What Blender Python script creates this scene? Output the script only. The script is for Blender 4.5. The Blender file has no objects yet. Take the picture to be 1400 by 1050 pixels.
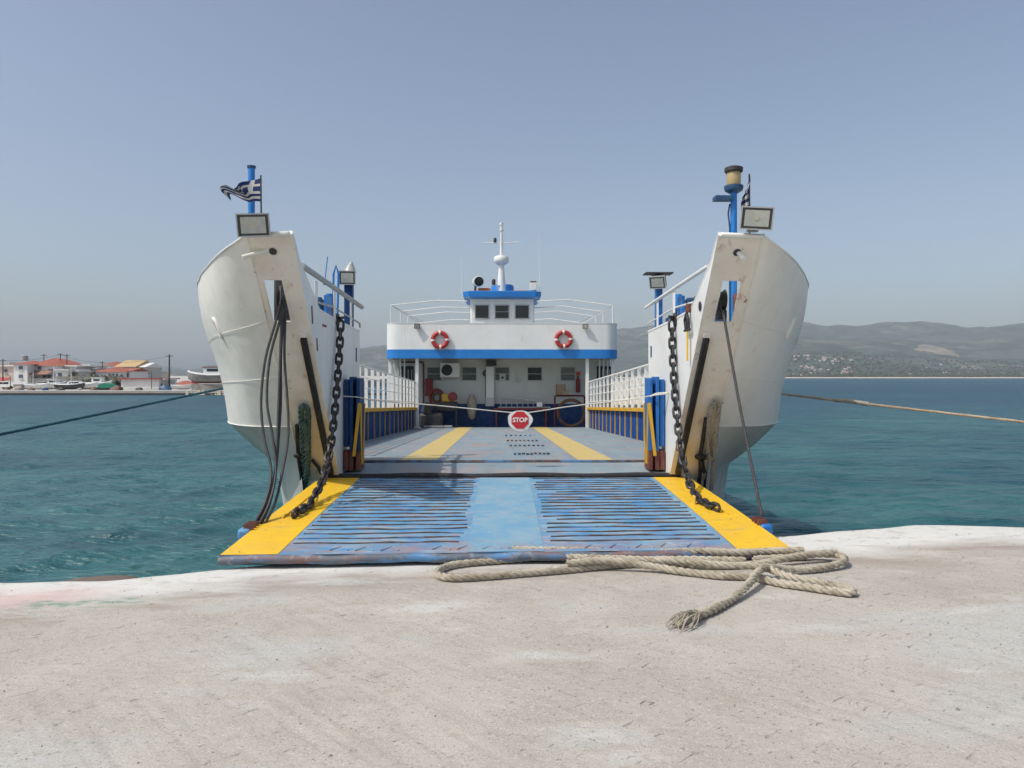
import bpy, math, random
import numpy as np
from mathutils import Vector, Matrix, noise
rad = math.radians
random.seed(11)
sc = bpy.context.scene
col = sc.collection

# ------------------------------------------------------------------ camera
CAMZ = 1.7
WATER = -1.6
cd = bpy.data.cameras.new('camera'); cam = bpy.data.objects.new('camera', cd); col.objects.link(cam)
cam.location = (0, 0, CAMZ); cam.rotation_euler = (rad(90), 0, 0)
cd.sensor_width = 36; cd.lens = 27.0; cd.shift_y = -10/1400
cd.clip_start = .05; cd.clip_end = 60000
sc.camera = cam

# ------------------------------------------------------------------ sky, sun, exposure
SUN_TO = Vector((-2.15, -1.15, 3.45)).normalized()
elev = math.asin(SUN_TO.z)
w = bpy.data.worlds.new('World'); sc.world = w; w.use_nodes = True
nt = w.node_tree; nt.nodes.clear()
out = nt.nodes.new('ShaderNodeOutputWorld'); bg = nt.nodes.new('ShaderNodeBackground')
sky = nt.nodes.new('ShaderNodeTexSky'); sky.sky_type = 'NISHITA'; sky.sun_disc = False
sky.sun_elevation = elev; sky.sun_rotation = math.atan2(SUN_TO.x, SUN_TO.y)
sky.altitude = 0; sky.air_density = 1.0; sky.dust_density = 3.0; sky.ozone_density = 2.0
hs = nt.nodes.new('ShaderNodeHueSaturation'); hs.inputs['Saturation'].default_value = .82; hs.inputs['Value'].default_value = 1.0
nt.links.new(sky.outputs[0], hs.inputs['Color']); nt.links.new(hs.outputs[0], bg.inputs[0])
bg.inputs[1].default_value = .133
nt.links.new(bg.outputs[0], out.inputs[0])
sd = bpy.data.lights.new('sun', 'SUN'); sun = bpy.data.objects.new('sun', sd); col.objects.link(sun)
sd.energy = 2.8; sd.angle = rad(.6); sd.color = (1, .955, .88)
sun.rotation_euler = SUN_TO.to_track_quat('Z', 'Y').to_euler(); sun.location = (-40, -20, 80)
sc.view_settings.view_transform = 'Standard'; sc.view_settings.look = 'None'
sc.view_settings.exposure = 0.13; sc.view_settings.gamma = 1.0
sc.render.engine = 'CYCLES'
sc.cycles.max_bounces = 5; sc.cycles.diffuse_bounces = 3; sc.cycles.glossy_bounces = 3; sc.cycles.volume_bounces = 0
sc.cycles.use_denoising = True; sc.cycles.adaptive_threshold = .02

# ------------------------------------------------------------------ materials
MATS = {}
def mat(name, c, rough=.55, metal=0.0, layers=(), bump=None, spec=.5, alpha=None):
    """layers: (colour, (sx,sy,sz), lo, hi, amount[, detail[, (axis,a,b) world mask]])"""
    m = bpy.data.materials.new(name); m.use_nodes = True; MATS[name] = m
    t = m.node_tree; N = t.nodes; L = t.links
    b = N['Principled BSDF']
    b.inputs['Roughness'].default_value = rough; b.inputs['Metallic'].default_value = metal
    b.inputs['Specular IOR Level'].default_value = spec
    geo = N.new('ShaderNodeNewGeometry')
    rgb = N.new('ShaderNodeRGB'); rgb.outputs[0].default_value = (*c, 1)
    cur = rgb.outputs[0]
    for i, ly in enumerate(layers):
        c2, s, lo, hi, amt = ly[:5]; det = ly[5] if len(ly) > 5 else 3.5
        if not hasattr(s, '__len__'): s = (s, s, s)
        mp = N.new('ShaderNodeMapping'); mp.inputs['Scale'].default_value = s
        mp.inputs['Location'].default_value = (i*7.3+1, i*3.1, i*5.7)
        L.new(geo.outputs['Position'], mp.inputs[0])
        nz = N.new('ShaderNodeTexNoise'); nz.inputs['Scale'].default_value = 1; nz.inputs['Detail'].default_value = det
        nz.inputs['Roughness'].default_value = .6
        L.new(mp.outputs[0], nz.inputs['Vector'])
        mr = N.new('ShaderNodeMapRange'); mr.inputs[1].default_value = lo; mr.inputs[2].default_value = hi
        mr.inputs[3].default_value = 0; mr.inputs[4].default_value = amt
        L.new(nz.outputs['Fac'], mr.inputs[0]); fac = mr.outputs[0]
        if len(ly) > 6:
            ax, a, bb = ly[6]
            sp = N.new('ShaderNodeSeparateXYZ'); L.new(geo.outputs['Position'], sp.inputs[0])
            m2 = N.new('ShaderNodeMapRange'); m2.inputs[1].default_value = a; m2.inputs[2].default_value = bb
            L.new(sp.outputs[ax], m2.inputs[0])
            mu = N.new('ShaderNodeMath'); mu.operation = 'MULTIPLY'
            L.new(fac, mu.inputs[0]); L.new(m2.outputs[0], mu.inputs[1]); fac = mu.outputs[0]
        mx = N.new('ShaderNodeMix'); mx.data_type = 'RGBA'
        L.new(fac, mx.inputs['Factor']); L.new(cur, mx.inputs['A']); mx.inputs['B'].default_value = (*c2, 1)
        cur = mx.outputs['Result']
    L.new(cur, b.inputs['Base Color'])
    if bump:
        s, st, dist = bump
        mp = N.new('ShaderNodeMapping'); mp.inputs['Scale'].default_value = (s, s, s) if not hasattr(s, '__len__') else s
        L.new(geo.outputs['Position'], mp.inputs[0])
        nz = N.new('ShaderNodeTexNoise'); nz.inputs['Scale'].default_value = 1; nz.inputs['Detail'].default_value = 3
        L.new(mp.outputs[0], nz.inputs['Vector'])
        bp = N.new('ShaderNodeBump'); bp.inputs['Strength'].default_value = st; bp.inputs['Distance'].default_value = dist
        L.new(nz.outputs['Fac'], bp.inputs['Height']); L.new(bp.outputs[0], b.inputs['Normal'])
    return m

RUST = (.16, .055, .02)
mat('white_paint', (.80, .80, .76), .42, layers=[((.62, .62, .57), .9, .45, .75, .6), ((.52, .46, .36), (5, 5, .5), .56, .75, .4), ((.40, .33, .24), 9, .68, .76, .5), (RUST, 3.3, .72, .76, .8)], bump=(2.2, .12, .05))
mat('hull_paint', (.82, .81, .75), .45, layers=[((.66, .67, .61), .8, .4, .72, .6), ((.64, .60, .51), (4, 4, .4), .52, .8, .35), ((.52, .42, .30), (9, 9, .5), .60, .80, .35), ((.36, .22, .12), (13, 13, .8), .69, .78, .5), (RUST, 4.5, .74, .78, .7)], bump=(1.5, .4, .06))
mat('hull_grey', (.52, .54, .50), .55, layers=[((.34, .37, .33), 1.4, .4, .7, .8), ((.5, .5, .46), (5, 5, .8), .55, .75, .5)], bump=(2, .3, .05))
mat('cream_edge', (.80, .75, .66), .55, layers=[((.68, .54, .36), 1.7, .34, .6, .8, 5, ('Z', 1.9, .7)), ((.66, .60, .50), 2.6, .45, .7, .6), ((.80, .78, .72), 3.5, .5, .7, .6), ((.42, .22, .09), (7, 7, .6), .60, .74, .6), (RUST, 6, .68, .73, .9)], bump=(5, .3, .02))
mat('weld_line', (.78, .78, .74), .4)
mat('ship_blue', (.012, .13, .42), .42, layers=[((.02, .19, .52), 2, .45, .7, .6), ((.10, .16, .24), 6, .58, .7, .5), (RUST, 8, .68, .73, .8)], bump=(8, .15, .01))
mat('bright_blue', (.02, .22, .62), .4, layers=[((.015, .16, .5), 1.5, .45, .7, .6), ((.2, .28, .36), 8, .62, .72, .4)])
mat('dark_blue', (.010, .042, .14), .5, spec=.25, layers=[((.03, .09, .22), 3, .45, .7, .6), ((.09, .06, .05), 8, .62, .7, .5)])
mat('panel_blue', (.008, .05, .21), .7, spec=.08, layers=[((.015, .10, .33), 3, .45, .7, .6), ((.12, .12, .14), (9, 9, 2), .6, .7, .5)])
mat('ramp_blue', (.085, .255, .43), .65, layers=[((.18, .36, .48), 1.8, .4, .62, .85), ((.04, .21, .47), 3.1, .5, .66, .7), ((.34, .39, .42), (2.5, 9, 4), .48, .66, .75), ((.30, .22, .21), (5, 11, 5), .54, .66, .7), ((.22, .12, .09), 14, .64, .70, .8), ((.30, .19, .18), (3, 8, 3), .36, .62, .75, 6, ('Y', 7.75, 7.05))], bump=(30, .35, .006))
mat('ramp_strip', (.14, .31, .44), .7, layers=[((.24, .36, .43), 2.5, .40, .62, .85), ((.09, .27, .48), 4, .54, .7, .6), ((.38, .40, .41), (6, 12, 5), .58, .72, .6), ((.36, .22, .22), 9, .64, .69, .7), ((.30, .19, .18), (3, 8, 3), .45, .65, .6, 6, ('Y', 7.6, 7.05))], bump=(30, .35, .006))
mat('lip_steel', (.10, .12, .15), .6, layers=[((.08, .24, .48), (1.5, 6, 6), .48, .58, .9), ((.20, .11, .09), (3, 9, 9), .52, .64, .9), ((.30, .30, .30), 12, .55, .7, .6)], bump=(25, .5, .008))
mat('bar_steel', (.055, .05, .05), .6, layers=[((.13, .12, .12), 9, .45, .65, .8), ((.14, .06, .035), 6, .5, .66, .8), ((.08, .20, .38), 2.6, .54, .64, .85)])
mat('yellow_paint', (.80, .49, .015), .5, layers=[((.70, .40, .05), 2.4, .42, .7, .6), ((.60, .44, .18), (7, 7, 7), .6, .74, .5), ((.42, .32, .14), (3, 16, 6), .60, .70, .5), ((.25, .18, .10), (20, 5, 8), .66, .72, .6), ((.22, .13, .06), 16, .66, .71, .75)], bump=(25, .3, .005))
mat('stripe_yellow', (.56, .42, .13), .6, layers=[((.52, .40, .16), 1.6, .4, .66, .7), ((.40, .37, .28), (3, 1, 3), .55, .7, .7), ((.30, .27, .24), 9, .62, .7, .6)])
mat('rail_yellow', (.62, .36, .02), .5, layers=[((.5, .28, .03), 3, .45, .7, .6), (RUST, 9, .66, .72, .7)])
mat('deck_paint', (.205, .270, .305), .75, spec=.3, layers=[((.235, .305, .335), .8, .42, .64, .8), ((.31, .26, .245), 1.1, .48, .62, .85), ((.17, .22, .255), (3, .5, 3), .52, .68, .6), ((.35, .30, .28), (5, 1.2, 5), .58, .7, .6), ((.18, .17, .17), 7, .66, .73, .6)], bump=(14, .2, .006))
mat('black_rubber', (.012, .012, .013), .7, layers=[((.05, .048, .045), 12, .5, .7, .6)], bump=(40, .4, .004))
mat('cable_dark', (.035, .034, .034), .55, layers=[((.075, .07, .065), 15, .5, .7, .6)])
mat('chain_iron', (.045, .045, .048), .5, .5, layers=[((.085, .075, .07), 14, .48, .64, .7), ((.11, .055, .03), 9, .58, .68, .7)], bump=(70, .4, .003))
mat('rust_red', (.13, .035, .025), .7, layers=[((.20, .08, .05), 6, .45, .65, .7), ((.05, .04, .05), 9, .56, .68, .6)])
mat('galv', (.42, .43, .43), .45, .3, layers=[((.3, .3, .29), 6, .45, .7, .6)])
mat('lamp_case', (.05, .055, .055), .5)
mat('lamp_rim', (.42, .43, .42), .45)
mat('lamp_glass', (.40, .42, .38), .12, layers=[((.52, .52, .44), 9, .45, .6, .6)])
mat('lamp_led', (.50, .47, .30), .4)
mat('glass_dark', (.018, .022, .024), .08, spec=.6)
mat('glass_green', (.07, .095, .09), .12, spec=.5, layers=[((.11, .13, .12), 1.5, .45, .6, .7)])
mat('door_dark', (.015, .015, .018), .5)
mat('wall_white', (.66, .68, .66), .5, layers=[((.58, .61, .60), 1, .42, .7, .6), ((.42, .34, .26), (7, 7, .6), .62, .76, .5)])
mat('shaded_white', (.50, .52, .50), .55, layers=[((.42, .44, .42), 1, .42, .7, .6), ((.32, .26, .2), (7, 7, .6), .62, .76, .5)])  # wall white darkened, so the shade under the overhang is in the colour
mat('clean_white', (.80, .80, .77), .45, layers=[((.68, .68, .64), 4, .45, .7, .5)])
mat('sheet_white', (.74, .74, .70), .6, layers=[((.60, .60, .56), (2, 2, 6), .48, .62, .6)], bump=(7, .5, .04))
mat('red_paint', (.18, .014, .014), .5, layers=[((.12, .012, .012), 5, .45, .7, .6)])
mat('red_dull', (.20, .03, .028), .55)
mat('maroon_pipe', (.10, .015, .018), .5)
mat('ring_red', (.43, .028, .028), .5, layers=[((.33, .025, .025), 9, .45, .7, .6)])
mat('ring_white', (.75, .72, .68), .6)
mat('orange', (.55, .13, .03), .5)
mat('brown_hose', (.10, .045, .025), .6)
mat('cardboard', (.26, .19, .13), .8)
mat('engine_dark', (.03, .03, .032), .6, layers=[((.05, .048, .045), 6, .5, .65, .8)])
mat('yellow_dull', (.45, .30, .03), .5)
mat('rope_beige', (.46, .41, .32), .9, layers=[((.30, .26, .19), 5, .42, .62, .85), ((.56, .52, .43), 22, .52, .7, .6), ((.22, .18, .125), 14, .56, .66, .65), ((.2, .17, .12), 40, .6, .7, .6)], bump=(160, .7, .004))
mat('rope_grey', (.30, .27, .22), .9, layers=[((.42, .38, .30), 8, .45, .62, .7), ((.10, .09, .08), 20, .55, .68, .7)], bump=(120, .6, .004))
mat('rope_white', (.62, .60, .54), .85)
mat('rope_tan', (.40, .30, .19), .85, layers=[((.55, .46, .33), 6, .45, .6, .7)])
mat('rope_teal', (.012, .080, .13), .7, layers=[((.03, .14, .16), 9, .45, .65, .7)])
mat('rope_green', (.05, .105, .085), .8, layers=[((.12, .17, .14), 14, .48, .64, .8), ((.02, .05, .04), 9, .5, .65, .7)], bump=(90, .6, .006))
mat('flag_blue', (.012, .03, .12), .85)
mat('flag_white', (.52, .51, .47), .85)
mat('lantern_amber', (.42, .33, .16), .3)
mat('sign_red', (.55, .025, .03), .4)
mat('sign_white', (.80, .78, .74), .4)
mat('marine_blue', (.02, .07, .16), .5, layers=[((.05, .12, .20), 6, .45, .65, .7)])
# town
mat('plaster_white', (.74, .73, .70), .8, layers=[((.62, .60, .56), .3, .45, .7, .6)])
mat('plaster_cream', (.62, .56, .46), .8)
mat('plaster_grey', (.50, .49, .46), .8, layers=[((.40, .39, .36), .4, .45, .7, .6)])
mat('tile_red', (.35, .105, .065), .8, layers=[((.24, .075, .055), .8, .45, .65, .7)])
mat('tile_yellow', (.50, .36, .17), .8)
mat('awning_red', (.40, .06, .06), .7)
mat('awning_brown', (.28, .16, .11), .7)
mat('shutter_blue', (.09, .10, .18), .6)
mat('wood_pole', (.06, .05, .045), .85)
mat('stone_wall', (.24, .23, .21), .9, layers=[((.36, .34, .31), .9, .45, .62, .8), ((.13, .14, .10), .5, .5, .66, .7)])
mat('quay_far', (.46, .44, .40), .9, layers=[((.34, .32, .29), .5, .45, .65, .7)])
mat('boat_grey', (.24, .235, .22), .6, layers=[((.36, .35, .33), 1.5, .45, .6, .7)])
mat('boat_red', (.28, .05, .05), .6)
mat('tarp_green', (.02, .20, .12), .7)
mat('car_dark', (.05, .055, .06), .3)
mat('shrub', (.06, .075, .04), .9, layers=[((.12, .12, .08), 1, .45, .62, .8)])
mat('hill', (.07, .092, .068), .95, layers=[((.04, .055, .033), (.0022, .0022, .004), .44, .56, .9), ((.19, .165, .12), (.0011, .0011, .003), .54, .66, .75), ((.025, .036, .022), (.011, .008, .011), .47, .56, .85), ((.22, .19, .14), (.007, .005, .007), .58, .66, .7), ((.015, .02, .012), (.03, .018, .03), .54, .62, .7)])
mat('scar', (.26, .20, .15), .95, layers=[((.12, .12, .08), .012, .48, .56, .9), ((.5, .44, .38), .02, .60, .66, .8)])
mat('wood_far', (.035, .047, .025), .95, layers=[((.07, .08, .045), .02, .45, .62, .8)])
mat('sand', (.52, .45, .34), .95)

# ------------------------------------------------------------------ builder
SHIP = Matrix.Translation((.06, 0, 0)) @ Matrix.Rotation(.0147, 4, 'Z')
I4 = Matrix.Identity(4)
ORG = {}
class MB:
    def __init__(s): s.v = []; s.f = []; s.mi = []; s.cm = 0
    def m(s, i): s.cm = i; return s
    def add(s, vs, fs):
        b = len(s.v); s.v += [tuple(x) for x in vs]
        for f in fs: s.f.append([b+i for i in f]); s.mi.append(s.cm)
        return s
    def box(s, c, d, rot=None):
        c = Vector(c); h = Vector(d)/2; vs = []
        for z in (-1, 1):
            for x, y in ((-1, -1), (1, -1), (1, 1), (-1, 1)):
                p = Vector((x*h.x, y*h.y, z*h.z))
                if rot is not None: p = rot @ p
                vs.append(c+p)
        return s.add(vs, [(3, 2, 1, 0), (4, 5, 6, 7), (0, 1, 5, 4), (1, 2, 6, 5), (2, 3, 7, 6), (3, 0, 4, 7)])
    def beam(s, a, b, w_, h_, up=(0, 0, 1)):
        a = Vector(a); b = Vector(b); y = (b-a); ln = y.length; y.normalize(); up = Vector(up)
        x = y.cross(up); x = x.normalized() if x.length > 1e-5 else Vector((1, 0, 0)); z = x.cross(y)
        M = Matrix((x, y, z)).transposed()
        return s.box((a+b)/2, (w_, ln, h_), M)
    def tube(s, pts, r, n=8, caps=True, closed=False, up=(0, 0, 1)):
        P = [Vector(p) for p in pts]; k = len(P); rs = r if hasattr(r, '__len__') else [r]*k
        rings = []; ref = None
        for i in range(k):
            if closed: t = P[(i+1) % k]-P[i-1]
            else: t = P[min(i+1, k-1)]-P[max(i-1, 0)]
            t.normalize()
            if ref is None:
                u = Vector(up)
                if abs(t.dot(u)) > .95: u = Vector((1, 0, 0)) if abs(t.x) < .9 else Vector((0, 1, 0))
                ref = (u-t*u.dot(t)).normalized()
            else:
                ref = ref-t*ref.dot(t); ref.normalize()
            q = t.cross(ref)
            rings.append([P[i]+(ref*math.cos(2*math.pi*j/n)+q*math.sin(2*math.pi*j/n))*rs[i] for j in range(n)])
        vs = [p for rg in rings for p in rg]; fs = []
        for i in range(k if closed else k-1):
            a = i*n; b = ((i+1) % k)*n
            for j in range(n): j2 = (j+1) % n; fs.append((a+j, a+j2, b+j2, b+j))
        if caps and not closed:
            fs.append(tuple(range(n-1, -1, -1))); fs.append(tuple((k-1)*n+j for j in range(n)))
        return s.add(vs, fs)
    def lathe(s, prof, o=(0, 0, 0), axis=(0, 0, 1), n=16):
        o = Vector(o); q = Vector(axis).normalized().to_track_quat('Z', 'Y'); vs = []; fs = []
        for r, z in prof:
            for j in range(n):
                a = 2*math.pi*j/n; vs.append(o+q @ Vector((r*math.cos(a), r*math.sin(a), z)))
        for i in range(len(prof)-1):
            for j in range(n):
                j2 = (j+1) % n; fs.append((i*n+j, i*n+j2, (i+1)*n+j2, (i+1)*n+j))
        fs.append(tuple(range(n-1, -1, -1))); fs.append(tuple((len(prof)-1)*n+j for j in range(n)))
        return s.add(vs, fs)
    def prism(s, poly, lo, hi, axis='x'):
        n = len(poly); vs = []
        for t in (lo, hi):
            for a, b in poly: vs.append((t, a, b) if axis == 'x' else (a, t, b) if axis == 'y' else (a, b, t))
        fs = [tuple(range(n-1, -1, -1)), tuple(range(n, 2*n))]
        for i in range(n): j = (i+1) % n; fs.append((i, j, n+j, n+i))
        return s.add(vs, fs)
    def grid(s, rows):
        n = len(rows[0]); vs = [p for r_ in rows for p in r_]; fs = []
        for i in range(len(rows)-1):
            for j in range(n-1): fs.append((i*n+j, i*n+j+1, (i+1)*n+j+1, (i+1)*n+j))
        return s.add(vs, fs)
    def sheet(s, pts_lo, pts_hi, th):   # wall with thickness: two polylines and an offset vector
        th = Vector(th); a = [Vector(p) for p in pts_lo]; b = [Vector(p) for p in pts_hi]
        s.grid([a, b]); s.grid([[p+th for p in b], [p+th for p in a]])
        s.grid([b, [p+th for p in b]]); s.grid([[p+th for p in a], a])
        s.add([a[0], b[0], b[0]+th, a[0]+th], [(0, 1, 2, 3)]); s.add([a[-1], b[-1], b[-1]+th, a[-1]+th], [(3, 2, 1, 0)])
        return s
    def torus(s, c, R_, r, axis=(0, 1, 0), n=24, k=8):
        q = Vector(axis).normalized().to_track_quat('Z', 'Y'); c = Vector(c)
        return s.tube([c+q @ Vector((R_*math.cos(2*math.pi*i/n), R_*math.sin(2*math.pi*i/n), 0)) for i in range(n)], r, k, closed=True)
    def mesh(s, name, mats, c=(0, 0, 0), angle=38):
        c = Vector(c); me = bpy.data.meshes.new(name)
        me.from_pydata([tuple(Vector(p)-c) for p in s.v], [], s.f)
        for mm in (mats if isinstance(mats, (list, tuple)) else [mats]): me.materials.append(MATS[mm])
        if any(s.mi): me.polygons.foreach_set('material_index', s.mi)
        me.polygons.foreach_set('use_smooth', [True]*len(me.polygons))
        me.update(); me.validate()
        try: me.set_sharp_from_angle(angle=rad(angle))
        except Exception: pass
        return me
    def build(s, name, mats, parent=None, bevel=0, frame=SHIP, label=None, cat=None, group=None, kind=None, angle=38):
        a = np.array(s.v); lo = a.min(0); hi = a.max(0); c = Vector(((lo+hi)/2).tolist())
        if parent is None: c.z = float(lo[2])
        o = bpy.data.objects.new(name, s.mesh(name, mats, c, angle)); col.objects.link(o)
        place(o, c, parent, frame)
        if bevel:
            bm = o.modifiers.new('bevel', 'BEVEL'); bm.width = bevel; bm.segments = 2; bm.limit_method = 'ANGLE'; bm.angle_limit = rad(40)
        tag(o, label, cat, group, kind); return o
def place(o, c, parent, frame=SHIP, rot=None):
    c = Vector(c); R4 = rot.to_4x4() if rot is not None else I4
    if parent is not None:
        o.parent = parent; o.matrix_local = Matrix.Translation(c-ORG[parent.name]) @ R4
    else: o.matrix_world = frame @ Matrix.Translation(c) @ R4
    ORG[o.name] = c
def tag(o, label=None, cat=None, group=None, kind=None):
    for k_, v_ in (('label', label), ('category', cat), ('group', group), ('kind', kind)):
        if v_: o[k_] = v_
def thing(name, c, label, cat, group=None, frame=SHIP):
    o = bpy.data.objects.new(name, None); col.objects.link(o); o.empty_display_size = .2
    place(o, c, None, frame); tag(o, label, cat, group); return o
def inst(name, me, parent, c, rot=None):
    o = bpy.data.objects.new(name, me); col.objects.link(o); place(o, c, parent, SHIP, rot); return o
def smooth_path(pts, step):
    """Catmull-Rom through pts, resampled at an even step"""
    P = [Vector(p) for p in pts]; P = [P[0]*2-P[1]]+P+[P[-1]*2-P[-2]]; dense = []
    for i in range(1, len(P)-2):
        for k in range(24):
            t = k/24; a, b, c, d = P[i-1:i+3]
            dense.append(.5*((2*b)+(c-a)*t+(2*a-5*b+4*c-d)*t*t+(3*b-a-3*c+d)*t**3))
    dense.append(P[-2]); res = [dense[0].copy()]; acc = 0
    for a, b in zip(dense, dense[1:]):
        ln = (b-a).length
        while acc+ln >= step:
            f = (step-acc)/ln; a = a.lerp(b, f); res.append(a.copy()); ln = (b-a).length; acc = 0
        acc += ln
    return res
def rope(mb, pts, r, pitch=None, step=None, n=6, strands=3):
    """laid rope: helical strands round a path"""
    pitch = pitch or r*7; step = step or pitch/8; P = smooth_path(pts, step); ref = None; S = [[] for _ in range(strands)]
    for i, p in enumerate(P):
        t = (P[min(i+1, len(P)-1)]-P[max(i-1, 0)]).normalized()
        if ref is None:
            u = Vector((0, 0, 1)) if abs(t.z) < .9 else Vector((1, 0, 0)); ref = u-t*u.dot(t)
        else: ref = ref-t*ref.dot(t)
        ref.normalize(); q = t.cross(ref)
        for k in range(strands):
            a = 2*math.pi*(i*step/pitch+k/strands)
            S[k].append(p+(ref*math.cos(a)+q*math.sin(a))*r*.52)
    for k in range(strands): mb.tube(S[k], [r*.52*(1+.16*noise.noise((p.x*9, p.y*9, p.z*9+k*3))) for p in S[k]], n)
    return mb
def px(x, y, Y):            # a point read off at depth Y
    return Vector(((x-700)/1050*Y, Y, CAMZ-(y-515)/1050*Y))
def lerp(a, b, t): return a+(b-a)*t
def interp(x, tab):
    if x <= tab[0][0]: return tab[0][1]
    for (a, va), (b, vb) in zip(tab, tab[1:]):
        if x <= b: return va+(vb-va)*(x-a)/(b-a)
    return tab[-1][1]

# ------------------------------------------------------------------ the quay
EDGE = [(-40, 6.4), (-4.3, 6.66), (-3.5, 6.72), (-2.7, 6.98), (-2.2, 7.25), (0, 7.75), (2.8, 8.12), (4.5, 8.72), (5.7, 8.50), (12, 8.6), (40, 8.7)]
def sst(a, b, x): t = min(1, max(0, (x-a)/(b-a))); return t*t*(3-2*t)
def quay_edge(X): return interp(X, EDGE)+.05*noise.noise((X*1.3, 3, 0))
def quay_z(X, Y):
    d = Y-quay_edge(X)
    z = .012*max(-4, min(5, X))+.012*noise.noise((X*.6, Y*.6, 1))+.006*noise.noise((X*2.5, Y*2.5, 4))
    lm = sst(-3.3, -3.75, X)+sst(2.2, 2.6, X)*sst(4.9, 4.4, X)
    if d > -.25:
        e = d+.25
        plain = .55*e*e if e < 1.2 else .792+1.7*(e-1.2)
        led = (.17+.05*noise.noise((X*1.1, 7, 0)))*sst(.1, .5, e)+(.05+.05*noise.noise((X*.8, 1, 3)))*e
        ew = 1.05+.45*noise.noise((X*.7, 3, 3))
        if e > ew: led += 1.4*(e-ew)**1.5+.2*(e-ew)
        z -= lerp(plain, led, lm)
    return max(z, -2.6)
def axis_steps(segs):
    o = []
    for a, b, st in segs: o += list(np.arange(a, b-1e-6, st))
    return o+[segs[-1][1]]
qx = axis_steps([(-40, -8, 1.0), (-8, 8, .07), (8, 40, 1.0)]); qy = axis_steps([(-25, 1.5, .8), (1.5, 6, .07), (6, 9.6, .05), (9.6, 11.2, .2)])
qm = MB()
qm.grid([[(x, y, quay_z(x, y)) for x in qx] for y in qy])
def quay_material():
    m = mat('quay_concrete', (.42, .390, .336), .85, layers=[
        ((.355, .315, .265), .7, .42, .66, .7), ((.475, .435, .375), 1.9, .46, .66, .7), ((.45, .45, .42), (.5, 1.1, 1), .50, .64, .85),
        ((.57, .57, .54), (.9, 2.0, 1), .57, .72, .65), ((.44, .385, .345), (.8, 1.1, 1), .60, .74, .35),
        ((.31, .27, .22), 13, .54, .68, .4), ((.60, .56, .49), 45, .58, .68, .5), ((.16, .14, .115), 52, .635, .675, .85, 3), ((.14, .12, .10), 21, .70, .73, .8, 3)])
    t = m.node_tree; N = t.nodes; L = t.links; b = N['Principled BSDF']
    cur = b.inputs['Base Color'].links[0].from_socket
    at = N.new('ShaderNodeAttribute'); at.attribute_name = 'edge_d'; geo = N.new('ShaderNodeNewGeometry')
    def nz(scale, det=6, ro=.6, off=(0, 0, 0)):
        mp = N.new('ShaderNodeMapping'); mp.inputs['Scale'].default_value = scale; mp.inputs['Location'].default_value = off
        L.new(geo.outputs['Position'], mp.inputs[0]); n_ = N.new('ShaderNodeTexNoise'); n_.inputs['Scale'].default_value = 1
        n_.inputs['Detail'].default_value = det; n_.inputs['Roughness'].default_value = ro; L.new(mp.outputs[0], n_.inputs['Vector']); return n_.outputs['Fac']
    def mr(s, a, b_, c, d):
        r_ = N.new('ShaderNodeMapRange'); L.new(s, r_.inputs[0])
        for i, v in enumerate((a, b_, c, d)): r_.inputs[i+1].default_value = v
        return r_.outputs[0]
    def ma(op, a, b_):
        r_ = N.new('ShaderNodeMath'); r_.operation = op
        for i, v in enumerate((a, b_)):
            if isinstance(v, (int, float)): r_.inputs[i].default_value = v
            else: L.new(v, r_.inputs[i])
        return r_.outputs[0]
    def mix(f, a, c):
        r_ = N.new('ShaderNodeMix'); r_.data_type = 'RGBA'; L.new(f, r_.inputs['Factor']); L.new(a, r_.inputs['A']); r_.inputs['B'].default_value = (*c, 1); return r_.outputs['Result']
    mb_ = N.new('ShaderNodeMapping'); mb_.vector_type = 'TEXTURE'; mb_.inputs['Scale'].default_value = (.9, .055, 1); mb_.inputs['Rotation'].default_value = (0, 0, rad(-48)); L.new(geo.outputs['Position'], mb_.inputs[0])
    br_ = N.new('ShaderNodeTexNoise'); br_.inputs['Scale'].default_value = 1; br_.inputs['Detail'].default_value = 3; L.new(mb_.outputs[0], br_.inputs['Vector'])
    bm_ = mr(nz((.45, .45, .45), 2, off=(3, 3, 1)), .42, .58, .15, 1)
    cur = mix(ma('MULTIPLY', bm_, mr(br_.outputs['Fac'], .52, .68, 0, .26)), cur, (.27, .235, .19)); cur = mix(ma('MULTIPLY', bm_, mr(br_.outputs['Fac'], .46, .34, 0, .22)), cur, (.54, .50, .44))
    cur = mix(mr(nz((105, 105, 105), 2), .56, .64, 0, .42), cur, (.22, .19, .16)); cur = mix(mr(nz((90, 90, 90), 2, off=(5, 1, 2)), .58, .66, 0, .40), cur, (.64, .60, .54))
    wob = ma('MULTIPLY', ma('SUBTRACT', nz((1.3, 2.2, 1)), .5), .9)
    sp = N.new('ShaderNodeSeparateXYZ'); L.new(geo.outputs['Position'], sp.inputs[0])
    d = ma('ADD', ma('ADD', at.outputs['Fac'], wob), mr(sp.outputs['X'], 1.5, 3.5, 0, .32))
    # brown bare band behind the lime wash, then the lime wash itself, then wet weed below it
    cur = mix(ma('MULTIPLY', ma('MULTIPLY', mr(d, -1.5, -1.05, 0, 1), mr(nz((.8, 3, 1), off=(4, 4, 4)), .45, .56, 0, .75)), mr(at.outputs['Fac'], 0, .3, 1, 0)), cur, (.30, .25, .205))
    white = ma('MULTIPLY', mr(d, -1.05, -.5, 0, 1), mr(nz((4, 7, 4), off=(9, 1, 0)), .30, .46, .45, 1))
    cur = mix(white, cur, (.62, .61, .57))
    sp = N.new('ShaderNodeSeparateXYZ'); L.new(geo.outputs['Position'], sp.inputs[0])
    wet = mr(ma('ADD', sp.outputs['Z'], ma('MULTIPLY', ma('SUBTRACT', nz((1.6, 3, 3)), .5), .16)), -.10, -.15, 0, 1)
    cur = mix(wet, cur, (.15, .105, .075))
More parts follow.
